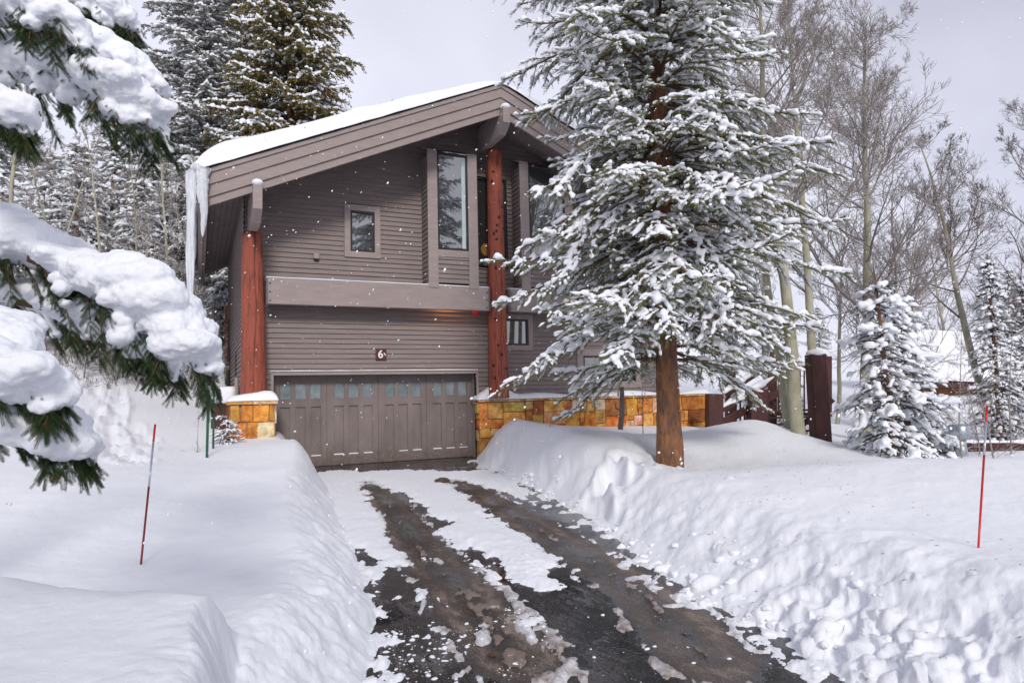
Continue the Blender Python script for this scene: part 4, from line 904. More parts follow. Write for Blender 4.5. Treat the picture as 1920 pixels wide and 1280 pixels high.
mb = MB(); mb.box(wx0 + .1, U1, wyf + .405, -.03, -.3, 1.50); mb.build('planter_fill', M_mortar, sw)

# ============================================================ SMALL THINGS
def stake(px0, py0, px1, py1, d, r, name, label, bands):
    a = P(px1, py1, d); b_ = P(px0, py0, d); x_, d_ = toC(a)
    root = empty(name, a, label, 'snow stake', 'reflective snow stakes marking the driveway')
    a = a - (b_ - a) * .12; t0 = -.12; tot = 1.12
    for nm, f0, f1, m_ in bands:
        p = a + (b_ - a) * ((f0 + .12) / tot if f0 > 0 else 0); q = a + (b_ - a) * ((f1 + .12) / tot)
        mb = MB(); mb.tube([p, q], [r, r], 10); mb.build(nm, m_, root, True)
M_red = mat('stake_red', (.55, .02, .012), .35); M_redd = mat('stake_dark_red', (.22, .015, .012), .4); M_refl = mat('stake_silver', (.38, .42, .5), .25, metal=.3)
stake(291, 795, 266, 1040, 5.6, .0085, 'snow_stake', 'thin red and silver snow stake leaning in the smooth snow left of the driveway', [('rod', 0, .52, M_redd), ('reflective_band', .522, .86, M_refl), ('tip', .862, 1, M_red)])
stake(1851, 760, 1835, 1018, 4.9, .0075, 'snow_stake', 'thin bright red snow stake with silver band in the deep snow at the right', [('rod', 0, .64, M_red), ('reflective_band', .642, .88, M_refl), ('tip', .882, 1, M_red)])
# green T post and round green sign
a = P(388, 840, 11.8); b_ = P(391, 722, 11.8); pr = empty('fence_post', a, 'dark green metal post standing in snow left of the stone pillar', 'post')
mb = MB(); mb.beam(a - (0, 0, .3), b_, .045, .008, up=(FW[0], FW[1], 0)); mb.build('flange', M_green, pr)
mb = MB(); mb.beam(a - (0, 0, .3) + np.array([FW[0], FW[1], 0]) * .02, b_ + np.array([FW[0], FW[1], 0]) * .02, .01, .035, up=(FW[0], FW[1], 0)); mb.build('web', M_green, pr)
c = P(400, 690, 13.2); s_ = empty('round_sign', c - np.array([0, 0, 1.2]), 'small round green sign with white rim beside the house corner post', 'sign')
t = np.linspace(0, 2 * np.pi, 33)[:-1]; ax = np.array([RT[0], RT[1], 0]); nz = np.array([FW[0], FW[1], 0])
def disc(r, off, m_, nm, par, sx_=1.0, cc=None, th_=.008):
    q = (c if cc is None else cc) + nz * off; mb = MB(); mb.prism([q + ax * r * sx_ * math.cos(u) + np.array([0, 0, 1.45 * r * math.sin(u)]) for u in t], nz * th_); return mb.build(nm, m_, par)
disc(.17, .0, M_white, 'sign_plate', s_, .75); disc(.145, -.010, M_green, 'sign_face', s_, .75)
disc(.03, -.020, M_white, 'emblem', s_, 1, c + np.array([0, 0, .02]))
mb = MB(); mb.tube([c + nz * .03 - np.array([0, 0, 1.6]), c + nz * .03 + np.array([0, 0, .1])], [.02, .02], 8); mb.build('post', M_green, s_)
# snow-capped box behind the pillar
c0 = P(415, 800, 16.0); bx = empty('wooden_box', c0, 'dark wooden box under a tall block of snow behind the stone pillar', 'box')
x0 = np.array([RT[0], RT[1], 0]); q = P(395, 800, 16.0)
mb = MB(); mb.obox(q + np.array([0, 0, -.5]), x0 * .50, nz * .5, np.array([0, 0, .98])); mb.build('side_panel', M_redbrown, bx, bevel=.01)
mb = MB(); mb.obox(q + np.array([0, 0, .482]) - x0 * .02 - nz * .02, x0 * .54, nz * .54, np.array([0, 0, .04])); mb.build('lid', M_redbrown, bx)
mb = MB(); mb.obox(q + np.array([0, 0, .52]) - x0 * .02 - nz * .02, x0 * .56, nz * .54, np.array([0, 0, .42])); o = mb.build('snow', M_snow2, bx, True, bevel=.09)
# small stone base under the rear post
c0 = np.array([-.8, 9.05, 0]); rb_ = empty('stone_base', c0 + (0, 0, 1), 'small snowy stone base under the rear corner post of the house', 'stone base')
mb = MB(); mb.box(-1.25, -.35, 8.75, 9.6, .5, 1.9); mb.build('core', M_mortar, rb_); mb = MB(); stones(mb, (-1.25, 8.75), (1, 0), (0, -1), .9, .5, 1.88, 31, .8); mb.build('stonework', M_stone, rb_)
snow_cap('snow', rb_, -1.3, -.3, 8.68, 9.6, 1.902, lambda x, y: .22 + 0 * x, 30, 20, .15)

# ---- stairs and deck rail on the right (depth about 20 m)
st = empty('wooden_stairs', P(1400, 800, 20), 'dark red-brown wooden stairs with snowy sloping handrails beyond the stone wall', 'stairs')
def bar(par, nm, p, q, w_, h_, m_=None, bev=0):
    mb = MB(); mb.beam(p, q, w_, h_); return mb.build(nm, m_ or M_redbrown, par, bevel=bev)
def postv(par, nm, px_, py0, py1, d_, w_, m_=None, tilt=0):
    a = P(px_, py1, d_); b_ = P(px_ + tilt, py0, d_); mb = MB(); mb.beam(a, b_, w_, w_, up=nz); return mb.build(nm, m_ or M_redbrown, par, bevel=.012)
postv(st, 'newel_post', 1339, 738, 830, 19.6, .42); postv(st, 'newel_post', 1419, 729, 830, 20.2, .50); postv(st, 'newel_post', 1369, 690, 830, 22, .28)
for i, px_ in enumerate(range(1380, 1402, 8)): postv(st, 'baluster', px_, 748 - i * 4, 815, 20.6, .05)
def rail(par, p, q, w_, h_, sn=.10):
    o = bar(par, 'handrail', p, q, w_, h_)
    p = np.array(p, float); q = np.array(q, float); n_ = 14; tt = np.linspace(.0, 1, n_)[:, None]; up = np.array([0, 0, 1.]); pts = p + (q - p) * tt + up * (h_ / 2 + sn * .28)
    mb = MB(); mb.tube(pts, (sn * .55 * (1 + .2 * rng.standard_normal(n_)) * np.minimum(1, 3 * np.minimum(tt[:, 0] + .1, 1.1 - tt[:, 0]))), 9); mb.build('rail_snow', M_snow2, o, True)
rail(st, P(1348, 772, 19.8), P(1452, 712, 20.6), .16, .09, .2); rail(st, P(1346, 748, 20.4), P(1420, 700, 21.2), .16, .09, .2)
bar(st, 'stringer', P(1340, 800, 20), P(1460, 735, 20.8), .08, .22)
for k in range(4): bar(st, 'tread', P(1438, 770 + 13 * k, 20.6 - .2 * k), P(1520, 768 + 13 * k, 20.6 - .2 * k), .28, .05)
dk = empty('deck_railing', P(1500, 760, 21), 'dark red-brown deck railing with thin balusters between the aspen trunks and the big timber post', 'railing')
rail(dk, P(1440, 690, 21.2), P(1560, 686, 20.4), .14, .09, .22); bar(dk, 'bottom_rail', P(1440, 776, 21.2), P(1560, 776, 20.4), .1, .09)
for px_ in range(1444, 1560, 8): postv(dk, 'baluster', px_, 694, 774, 21.0, .045)
postv(dk, 'rail_post', 1448, 660, 800, 21.3, .22); postv(dk, 'rail_post', 1553, 668, 780, 20.4, .16)
bar(dk, 'brace', P(1500, 800, 20.4), P(1562, 748, 20), .09, .16)
tp = empty('timber_post', P(1538, 845, 14.2), 'massive dark red timber post leaning slightly, left of the small snowy spruce', 'post')
a = P(1541, 860, 14.2); b_ = P(1529, 664, 14.2); mb = MB(); mb.beam(a, b_, .345, .33, up=nz); mb.build('shaft', M_redbrown, tp, bevel=.03)
mb = MB(); V, Fi = instance(ICO2[0], ICO2[1], np.array([b_ + np.array([0, 0, .02])]), np.array([x0 * .19]), np.array([nz * .19]), np.array([[0, 0, .09]])); mb.add(V, Fi); mb.build('snow_cap', M_snow2, tp, True)

# ---- neighbour's cabin, low wall, metal flue
cb = empty('cabin', P(1800, 760, 34), 'distant orange-brown cabin under a snow covered roof behind the bare saplings', 'cabin')
q = P(1742, 810, 31); wd = 5.6; e0 = 1.62; e1 = 1.18
mb = MB(); mb.prism([q * (1, 1, 0) + (0, 0, -1.2), q * (1, 1, 0) + x0 * wd + (0, 0, -1.2), q * (1, 1, 0) + x0 * wd + (0, 0, e1), q * (1, 1, 0) + (0, 0, e0)], nz * 5); mb.build('wall', M_cabin, cb)
qe = q * (1, 1, 0) - x0 * .7 - nz * .6; sl_ = nz * 4.2 + np.array([0, 0, 2.3])
mb = MB(); mb.prism([qe + (0, 0, e0 - .05), qe + x0 * (wd + 1.3) + (0, 0, e1 - .1), qe + x0 * (wd + 1.3) + (0, 0, e1 + .12), qe + (0, 0, e0 + .17)], sl_); rf_ = mb.build('roof', M_redbrown, cb)
mb = MB(); mb.prism([qe - nz * .05 + (0, 0, e0 + .175), qe - nz * .05 + x0 * (wd + 1.3) + (0, 0, e1 + .125), qe - nz * .05 + x0 * (wd + 1.3) + (0, 0, e1 + .7), qe - nz * .05 + (0, 0, e0 + .75)], sl_ * 1.02); mb.build('roof_snow', M_snow2, rf_, bevel=.2)
mb = MB(); mb.obox(q * (1, 1, 0) + x0 * 2.0 + (0, 0, .2) - nz * .03, x0 * .7, nz * .04, np.array([0, 0, .8])); mb.build('window', M_frame, cb)
lw = empty('low_wall', P(1830, 840, 16.5), 'low dark brown wooden wall with snow on top at the right edge behind saplings', 'wall')
a = P(1758, 850, 16.5); b_ = P(2080, 850, 16.5); mb = MB(); mb.beam(a, b_, .12, .52); mb.build('board_panel', M_redbrown, lw)
mb = MB(); mb.tube(np.linspace(a, b_, 30) + np.array([0, 0, .27]), np.abs(.06 + .015 * rng.standard_normal(30)), 8); mb.build('snow', M_snow2, lw, True)
fl = empty('metal_flue', P(1802, 850, 15.6), 'short galvanised metal flue with a wide drum cap beside the snowy spruce', 'flue')
c0 = P(1802, 850, 15.6); s_ = 15.6 / F
mb = MB(); mb.lathe(c0 - (0, 0, .3), [(.14, 0), (.14, .35), (.12, .5), (.12, .62)], 24); mb.build('pipe', M_galv, fl, True)
mb = MB(); mb.lathe(c0, [(.14, .31), (.215, .38), (.215, .62), (.16, .66), (.03, .67)], 24); mb.build('drum_cap', M_galv, fl, True)

# ---- falling snow
def flakes():
    g = np.random.default_rng(5); n_ = 5200; d_ = 2.2 + 11 * g.random(n_) ** .8; x_ = (g.random(n_) * 2 - 1) * .95 * d_; z_ = 1.68 + (g.random(n_) * 1.25 - .50) * d_
    p = C(x_, d_, 0); p[:, 2] = z_; ok = (p[:, 2] > 1.0) & ((p[:, 1] < -2.2) | (p[:, 0] < -2.2)); p = p[ok]
    n_ = len(p); s_ = (.0020 + .0055 * g.random(n_) ** 2.2)[:, None] * (.6 + .4 * np.minimum(1, d_[ok] / 6))[:, None]; st_ = 1 + 1.2 * g.random((n_, 1)) ** 3
    V, Fi = instance(ICO0[0], ICO0[1], p, np.array([[1., 0, 0]]) * s_, np.array([[0, 1., 0]]) * s_, nrm(np.array([[.35, 0, 1.]])) * s_ * st_)
    tag(link('falling_snow', npmesh('falling_snow', V, Fi, True), M_flake), 'white snowflakes drifting down in front of the house', 'snowflakes', kind='stuff')
flakes()
# a few frozen clods of dirt on the driveway
def clod(px_, py_, s_, label):
    c = onZ(px_, py_, .03); V = ICO2[0].copy(); nn = 1 + .5 * fbm(V[:, 0] * 2 + px_, V[:, 1] * 2, V[:, 2] * 2, 3); V = V * nn[:, None] * np.array([s_, s_ * .8, s_ * .45]) + c
    tag(link('dirt_clod', npmesh('dirt_clod', V, ICO2[1], True), mat('dirt', (.10, .06, .045), .9, .5, 20, bump=1, bscale=60)), label, 'clod', 'dirty clods on the driveway')
clod(829, 903, .16, 'dark brown clod of dirt on the packed snow at the top of the driveway'); clod(924, 1226, .035, 'small black clod at the foot of a white snow lump near the driveway bottom'); 

# ============================================================ TREES
def catv(parts):
    V = []; Fo = []; n_ = 0
    for v, f in parts:
        V.append(v); Fo.append(f + n_); n_ += len(v)
    return np.concatenate(V), np.concatenate(Fo)
def resample(Pp, t):
    """points on polylines Pp (n,k,3) at parameters t (n,)"""
    k = Pp.shape[1]; s_ = np.clip(t, 0, 1) * (k - 1); i = np.minimum(s_.astype(int), k - 2); f_ = (s_ - i)[:, None]; a = np.arange(len(Pp))
    return Pp[a, i] * (1 - f_) + Pp[a, i + 1] * f_, nrm(Pp[a, i + 1] - Pp[a, i])
def rad_at(Rr, t):
    k = Rr.shape[1]; s_ = np.clip(t, 0, 1) * (k - 1); i = np.minimum(s_.astype(int), k - 2); f_ = s_ - i; a = np.arange(len(Rr)); return Rr[a, i] * (1 - f_) + Rr[a, i + 1] * f_
def grow(p0, d0, ln, r0, k, g, wig=.12, grav=0.0, tip=.25):
    n_ = len(p0); pts = [p0]; d = d0.copy()
    for i in range(1, k):
        d = nrm(d + wig * g.standard_normal((n_, 3)) + np.array([0, 0, 1.]) * (grav if np.ndim(grav) == 0 else grav[i]))
        pts.append(pts[-1] + d * (ln / (k - 1))[:, None])
    Pp = np.stack(pts, 1); t = np.linspace(0, 1, k)[None]
    return Pp, r0[:, None] * (1 - t * (1 - tip))
# needle templates: (along, side, up)
def twig_template(nn, seed, w_=.11, l_=.26, core=.045):
    g = np.random.default_rng(seed); V = []; Fi = []
    for i in range(nn):
        a = .02 + .9 * i / nn; th = i * 2.4 + g.random() * .6; rr = l_ * g.uniform(.75, 1.1) * (1 - .35 * a); c, s_ = math.cos(th), math.sin(th)
        tipp = (a + rr * .75, c * rr * .85, s_ * rr * .85); n0 = len(V)
        V += [(a - w_ * .5, c * core - s_ * w_ * .3, s_ * core + c * w_ * .3), (a + w_ * .5, c * core + s_ * w_ * .3, s_ * core - c * w_ * .3), tipp]; Fi.append((n0, n0 + 1, n0 + 2))
    return np.array(V), np.array(Fi)
TW_MID = [twig_template(13, s_) for s_ in range(3)]
TW_FAR = [twig_template(7, s_ + 5, .3, .42, .05) for s_ in range(3)]
TW_NEAR = [twig_template(110, s_ + 9, .030, .20, .035) for s_ in range(3)]
def snow_template(seed, lat=1.0):
    g = np.random.default_rng(seed); v, f = ICO1; v = v.copy(); v *= (1 + .22 * g.standard_normal((len(v), 1))); v[:, 2] = np.where(v[:, 2] < 0, v[:, 2] * .35, v[:, 2]); v[:, 0] = v[:, 0] * .5 + .5; return v, f
SN = [snow_template(s_) for s_ in range(4)]
SNL = [(lambda v: (np.stack([v[:, 0] * .5 + .5, v[:, 1], np.where(v[:, 2] < 0, v[:, 2] * .3, v[:, 2])], 1), ICO0[1]))(ICO0[0] * (1 + .2 * np.random.default_rng(s_).standard_normal((12, 1)))) for s_ in range(4)]
def frames(d):
    up = np.array([[0, 0, 1.]]); s_ = nrm(np.cross(d, up) + 1e-6); u = np.cross(s_, d); return s_, u
def place(tmpl, pos, d, ln, wd, g, roll=True, updir=False):
    parts = []; s_, u = frames(d)
    if roll:
        a = g.random(len(pos)) * 6.283; c, q = np.cos(a)[:, None], np.sin(a)[:, None]; s_, u = s_ * c + u * q, u * c - s_ * q
    which = g.integers(0, len(tmpl), len(pos))
    for w_ in range(len(tmpl)):
        m_ = which == w_
        if m_.any(): parts.append(instance(tmpl[w_][0], tmpl[w_][1], pos[m_], d[m_] * ln[m_, None], s_[m_] * wd[m_, None], u[m_] * wd[m_, None]))
    return catv(parts)
def remesh(V, Fi, vox, smooth_it=2):
    me = npmesh('tmp', V, Fi); o = bpy.data.objects.new('tmp', me); COL.objects.link(o)
    r = o.modifiers.new('r', 'REMESH'); r.mode = 'VOXEL'; r.voxel_size = vox
    if smooth_it:
        s_ = o.modifiers.new('s', 'SMOOTH'); s_.iterations = smooth_it; s_.factor = .5
    bpy.context.view_layer.update()
    nm_ = bpy.data.meshes.new_from_object(o.evaluated_get(bpy.context.evaluated_depsgraph_get()))
    bpy.data.objects.remove(o); bpy.data.meshes.remove(me)
    nm_.polygons.foreach_set('use_smooth', np.ones(len(nm_.polygons), bool)); return nm_

def spruce(name, label, x, d, H, R, seed, zb=None, z_first=.8, group=None, cat='spruce', m_leaf=None, m_bark=None, r_trunk=.17, whorl=.34, nper=6, droop=.55, twig=.16, tmpl=None, snow=.6,
           pad=1.0, prof=None, trunk_z=.4, lean=(0, 0), side_sp=.13, bushy=1.0, vox=None, sidef=.42, twig_sp=.075, limb_snow=True, hang=.35, skip=None, env=None, pad_p=None, rnd_el=.09, wig=.055):
    g = np.random.default_rng(seed); zb = ground_z(x, d) if zb is None else zb
    base = C(x, d, zb); root = empty(name, base, label, cat, group)
    tmpl = tmpl or TW_MID; m_leaf = m_leaf or M_needle; m_bark = m_bark or M_bark
    ldir = np.array([RT[0] * lean[0] + FW[0] * lean[1], RT[1] * lean[0] + FW[1] * lean[1], 0])
    # trunk
    kz = 24; t = np.linspace(0, 1, kz); cx = ldir[None] * (t ** 1.5)[:, None] * H + base + np.stack([0 * t, 0 * t, t * H], 1)
    cx = cx - np.array([0, 0, trunk_z]) * (t[:, None] == 0); rr = r_trunk * (1 - t) ** .9 + .012; rr[0] *= 1.25; rr[1] *= 1.04
    sides = 60 if tmpl is TW_MID else 20; kk_ = 150 if tmpl is TW_MID else 24; t2_ = np.linspace(0, 1, kk_); cx = np.stack([np.interp(t2_, t, cx[:, c]) for c in range(3)], 1); rr = np.interp(t2_, t, rr); V, Fq = tubes(cx[None], rr[None], sides); ax = np.repeat(cx, sides, 0); dv = V - ax; 
    V = ax + dv * (1 + .13 * fbm(V[:, 0] * 9, V[:, 1] * 9, V[:, 2] * 2.5, 3)[:, None] + .07 * np.abs(fbm(V[:, 0] * 34, V[:, 1] * 34, V[:, 2] * 6, 2))[:, None])
    link('trunk', npmesh('trunk', V, Fq, True), m_bark, root)
    # branches
    zs = []; z = z_first
    while z < H - .25: zs.append(z + g.normal(0, .05)); z += whorl * (1 - .45 * z / H)
    bp = []; bd = []; bl = []; bz = []
    for z in zs:
        f = (z - z_first) / (H - z_first); Lr = (prof(f) if prof else (1 - f) ** .8) * R
        n_ = max(3, int(round(nper * (1 - .25 * f) + g.normal(0, .6)))); a0 = g.random() * 6.283
        for i in range(n_):
            az = a0 + 6.283 * i / n_ + g.normal(0, .25); el = (.45 * f + .02 - .12 * (1 - f)) + (.16 * (f < .13) if env else 0) + g.normal(0, rnd_el)
            l_ = Lr * g.uniform(.72, 1.12)
            if skip and skip(z, az, g): continue
            if env:
                lat = math.cos(az) * RT[0] + math.sin(az) * RT[1]; l_ = env(zb + z, lat) * g.uniform(.62, 1.08)
            q = z + g.normal(0, .05); bp.append(ldir * (q / H) ** 1.5 * H + base + np.array([0, 0, q])); bd.append((math.cos(az) * math.cos(el), math.sin(az) * math.cos(el), math.sin(el))); bl.append(l_); bz.append(f)
    bp = np.array(bp); bd = np.array(bd); bl = np.array(bl); bz = np.array(bz)
    k = 9; gr = np.concatenate([[0], np.linspace(-.05, -.14, 5) * droop * 2, [-.02, .10, .16]])
    BP, BR = grow(bp, bd, bl, .010 + .009 * bl, k, g, wig, gr)
    # side branchlets, spreading in the plane of the branch and hanging a little
    par = []; tt = []; sg = []
    for i in range(len(bl)):
        n_ = max(3, int(bl[i] / side_sp * 1.0)); t_ = np.linspace(.12 if bl[i] > 1 else .06, .98, n_) + g.normal(0, .012, n_); par += [i] * n_; tt += list(t_); sg += list(np.where(np.arange(n_) % 2 == 0, 1, -1))
    par = np.array(par); tt = np.clip(np.array(tt), 0, 1); sg = np.array(sg)
    sp0, sdir = resample(BP[par], tt); s_, u = frames(sdir)
    fw_ang = g.uniform(.45, .95, len(par)); sd_ = nrm(sdir * np.cos(fw_ang)[:, None] + s_ * (sg * np.sin(fw_ang))[:, None] - np.array([[0, 0, 1.]]) * (g.random((len(par), 1)) * hang))
    sl_ = np.clip((1.05 - tt) * bl[par] * sidef + .10, .10, .85) * g.uniform(.7, 1.15, len(par)) * np.clip(tt * 3 + .3, .4, 1)
    SP, SR = grow(sp0, sd_, sl_, .003 + .006 * sl_, 5, g, .08, -.10 * droop)
    # twigs on branchlets and near the branch ends
    par2 = []; t2 = []; nt_ = np.maximum(2, (sl_ / twig_sp * bushy).astype(int))
    par2 = np.repeat(np.arange(len(SP)), nt_); t2 = np.concatenate([np.linspace(.05, 1, n_) for n_ in nt_]); t2 = np.clip(t2 + g.normal(0, .03, len(t2)), 0, 1)
    tp, td = resample(SP[par2], t2); s_, u = frames(td); sg2 = np.where(np.arange(len(tp)) % 2 == 0, 1, -1)
    end = t2 > .94; an = np.where(end, 0, g.uniform(.35, 1.1, len(tp)))
    td = nrm(td * np.cos(an)[:, None] + s_ * (sg2 * np.sin(an))[:, None] - np.array([[0, 0, 1.]]) * (g.random((len(tp), 1)) ** 1.2 * hang * 1.5) + g.normal(0, .08, td.shape))
    tl = twig * g.uniform(.65, 1.2, len(tp))
    # spindles along branchlets themselves too
    tp = np.concatenate([tp, SP[:, :-1].reshape(-1, 3)]); seg = (SP[:, 1:] - SP[:, :-1]).reshape(-1, 3); td = np.concatenate([td, nrm(seg)]); tl = np.concatenate([tl, np.linalg.norm(seg, axis=1) * 1.15])
    V, Fi = place(tmpl, tp, td, tl, np.full(len(tp), twig) * .85, g)
    link('needles', npmesh('needles', V, Fi), m_leaf, root)
    V1, F1 = tubes(BP, BR, 6); V2, F2 = tubes(SP, SR, 3); V, Fi = catv([(V1, F1), (V2, F2)])
    link('branches', npmesh('branches', V, Fi, True), M_branch, root)
    # snow: thin caps on twigs, thick pads along branchlets and branches
    if snow > 0:
        parts = []; m_ = g.random(len(tp)) < snow; up = np.array([0, 0, twig * .13])
        dd_ = nrm(td[m_] * np.array([1, 1, .75])); parts.append(place(SNL, tp[m_] + up, dd_, tl[m_] * g.uniform(.6, 1.0, m_.sum()), twig * .17 * g.uniform(.7, 1.4, m_.sum()), g, False))
        n_ = np.maximum(1, (sl_ / .13).astype(int)); pr = np.repeat(np.arange(len(SP)), n_); tq = g.random(len(pr)); keep_ = g.random(len(pr)) < (pad_p or min(1, .75 * pad)); pr = pr[keep_]; tq = tq[keep_]
        pp, pd_ = resample(SP[pr], tq); w_ = .038 * pad ** .6 * g.uniform(.6, 1.35, len(pr)) * (twig / .16)
        parts.append(place(SN, pp + np.array([0, 0, .018 * twig / .16]), nrm(pd_ * np.array([1, 1, .8])), w_ * g.uniform(2.2, 4.2, len(pr)), w_, g, False))
        n_ = np.maximum(2, (bl / .16).astype(int)); pr = np.repeat(np.arange(len(BP)), n_); tq = .12 + .82 * g.random(len(pr)) ** .8; pp, pd_ = resample(BP[pr], tq)
        w_ = (.045 + .02 * tq) * pad ** .6 * g.uniform(.6, 1.3, len(pr)) * (twig / .16); parts.append(place(SN, pp + np.array([0, 0, .02 * twig / .16]), nrm(pd_ * np.array([1, 1, .8])), w_ * g.uniform(1.6, 3.0, len(pr)), w_, g, False))
        if vox and len(parts) > 1:
            V, Fi = catv(parts[1:]); me_ = remesh(V, Fi, vox); nv = len(me_.vertices); co = np.empty(nv * 3, np.float32); me_.vertices.foreach_get('co', co); co = co.reshape(-1, 3)
            npl = len(me_.polygons); lt = np.empty(npl, np.int32); me_.polygons.foreach_get('loop_total', lt); li = np.empty(len(me_.loops), np.int32); me_.loops.foreach_get('vertex_index', li)
            ls = np.concatenate([[0], np.cumsum(lt)[:-1]]); q4 = li[ls[lt == 4][:, None] + np.arange(4)]; q3 = li[ls[lt == 3][:, None] + np.arange(3)] if (lt == 3).any() else np.zeros((0, 3), int)
            V, Fi = parts[0]; bpy.data.meshes.remove(me_); link('snow', npmesh('snow', np.concatenate([co, V]), [q4, np.concatenate([q3, Fi + nv])], True), M_snow2, root)
        else:
            V, Fi = catv(parts); link('snow', npmesh('snow', V, Fi, True), M_snow2, root)
    return root
def dup(root, x, d, z, s_, rot, label):
    r = root.copy(); COL.objects.link(r); p = C(x, d, z); r.location = [float(a) for a in p]; r.scale = (s_, s_, s_); r.rotation_euler = (0, 0, rot); r['label'] = label
    for ch in root.children:
        c = ch.copy(); COL.objects.link(c); c.parent = r
    return r

# the big spruce right of the driveway
def big_prof(f): return np.interp(f, [0, .06, .18, .35, .55, .8, 1], [.72, .90, 1.0, .97, .86, .45, .05])
EZ = [1.9, 2.4, 3.0, 3.6, 4.0, 4.6, 5.3, 5.8, 6.2, 6.8, 7.5, 8.2, 9.5, 12, 15.5]
ELf = [2.2, 2.95, 2.8, 2.8, 2.95, 3.25, 2.7, 2.7, 2.2, 2.3, 3.1, 3.1, 2.5, 1.4, .1]
ERt = [2.2, 3.0, 2.9, 2.8, 2.95, 2.8, 2.7, 2.95, 2.6, 2.4, 2.35, 2.2, 1.9, 1.2, .1]
def big_env(z, lat):
    w_ = .5 + .5 * lat; return np.interp(z, EZ, ELf) * (1 - w_) + np.interp(z, EZ, ERt) * w_
big = spruce('spruce_tree', 'tall snow-laden spruce with a thick orange-brown trunk standing in the bank right of the driveway', 2.50, 11.0, 15.0, 3.15, 42, zb=.5, z_first=1.62, r_trunk=.178, whorl=.285, nper=7, env=big_env, skip=lambda z, az, g: z < 2.05 and (math.cos(az) * FW[0] + math.sin(az) * FW[1]) < -.35, droop=.50, rnd_el=.17, wig=.085, bushy=1.15,
             snow=.38, pad=1.3, prof=big_prof, side_sp=.105, vox=.024, lean=(.012, 0), twig=.135, twig_sp=.068)
# string of dark wire lights round its trunk
def helix(z0, z1, turns, r):
    t = np.linspace(0, 1, 40 * turns); a = t * turns * 6.283; return np.stack([r * np.cos(a), r * np.sin(a), z0 + (z1 - z0) * t + .02 * np.sin(a * .7)], 1)
mb = MB(); c0 = C(2.50, 11.0, 0); hp = helix(1.05, 2.35, 9, 1.0); rr = .182 - .011 * (hp[:, 2:3] - .5); hp = np.concatenate([hp[:, :2] * rr, hp[:, 2:]], 1) + c0; mb.tube(hp, np.full(len(hp), .0045), 5)
lw_ = mb.build('string_lights', M_black, None, True); tag(lw_, 'dark wire of string lights wound round the orange-brown spruce trunk', 'string lights')
# small heavily loaded spruce
spruce('spruce_tree', 'small spruce bowed under thick snow clumps, right of the big dark red timber post', 6.75, 12.2, 3.45, .98, 5, zb=.25, z_first=.12, r_trunk=.05, whorl=.24, nper=6, droop=.75, snow=.30, pad=2.2, pad_p=.55, m_leaf=M_needle_dark,
       prof=lambda f: np.interp(f, [0, .3, .7, 1], [.95, 1, .5, .12]), side_sp=.11, vox=.026, twig=.13, lean=(-.035, 0), sidef=.5)
spruce('spruce_tree', 'dark middle-sized spruce with snowy layers directly behind the small bowed spruce', 9.5, 16.5, 4.0, 1.35, 15, zb=-.1, z_first=.1, r_trunk=.06, whorl=.26, nper=6, droop=.7, snow=.6, pad=1.8, m_leaf=M_needle_dark, twig=.16, sidef=.5)
# slender dark spruces at the right edge
sp_r = spruce('spruce_tree', 'narrow dark spruce with a pointed top behind the low brown wall at right', 13.9, 19.5, 5.6, 1.05, 16, zb=-.2, z_first=.1, r_trunk=.07, whorl=.27, nper=6, droop=.7, snow=.35, pad=1.0, pad_p=.35, m_leaf=M_needle_dark, twig=.18, sidef=.45, group='spruces beyond the low wall')
dup(sp_r, 15.6, 20.5, -.2, .92, 2.1, 'second dark spruce cut by the right edge, beside the narrow pointed one')
dup(sp_r, 12.6, 23.5, .0, .55, 4.0, 'short dark spruce between the distant cabin and the pointed spruce')
dup(sp_r, 8.9, 22.0, -.1, .72, 1.0, 'small dark spruce far behind the timber post and stair railing')
# tiny shrub at the pillar
spruce('small_conifer', 'tiny snow-dusted conifer beside the stone pillar', -6.02, 14.3, .85, .30, 17, zb=.72, z_first=.03, r_trunk=.012, whorl=.10, nper=6, droop=.4, snow=.8, pad=1.0, m_leaf=M_needle_dark, twig=.075, side_sp=.07, twig_sp=.05, cat='shrub')

# forest behind the house, left
FARK = dict(tmpl=TW_FAR, twig_sp=.19, side_sp=.23, whorl=.46, nper=7, trunk_z=1.0, bushy=1.0)
gold = spruce('spruce_tree', 'tall olive and golden spruce rising behind the middle of the snowy roof', -9.9, 30, 23.5, 4.3, 21, zb=1.0, z_first=2.0, r_trunk=.26, droop=.6, twig=.40, snow=.24, pad=.5, m_leaf=M_needle_gold, m_bark=M_bark, sidef=.36, prof=lambda f: np.interp(f, [0, .4, .75, 1], [1, .9, .62, .05]), **FARK)
grey = spruce('spruce_tree', 'tall grey frosted spruce left of the golden one, behind the eave with the icicles', -14.2, 31, 23.5, 3.5, 22, zb=2.4, z_first=.8, r_trunk=.24, droop=.45, twig=.34, snow=.70, pad=.6, m_leaf=M_needle_grey, sidef=.36, prof=lambda f: np.interp(f, [0, .4, .8, 1], [1, .95, .7, .1]), **FARK)
mids = spruce('spruce_tree', 'dark snowy spruce of middle height on the slope just left of the house corner', -10.4, 26, 8.0, 2.4, 23, zb=1.6, z_first=.4, r_trunk=.12, droop=.6, twig=.26, snow=.72, pad=.75, m_leaf=M_needle_grey, sidef=.4, tmpl=TW_FAR, twig_sp=.19, side_sp=.22, whorl=.42, nper=6.5)
G_ = 'dark snowy spruces on the wooded slope'
mids['group'] = G_
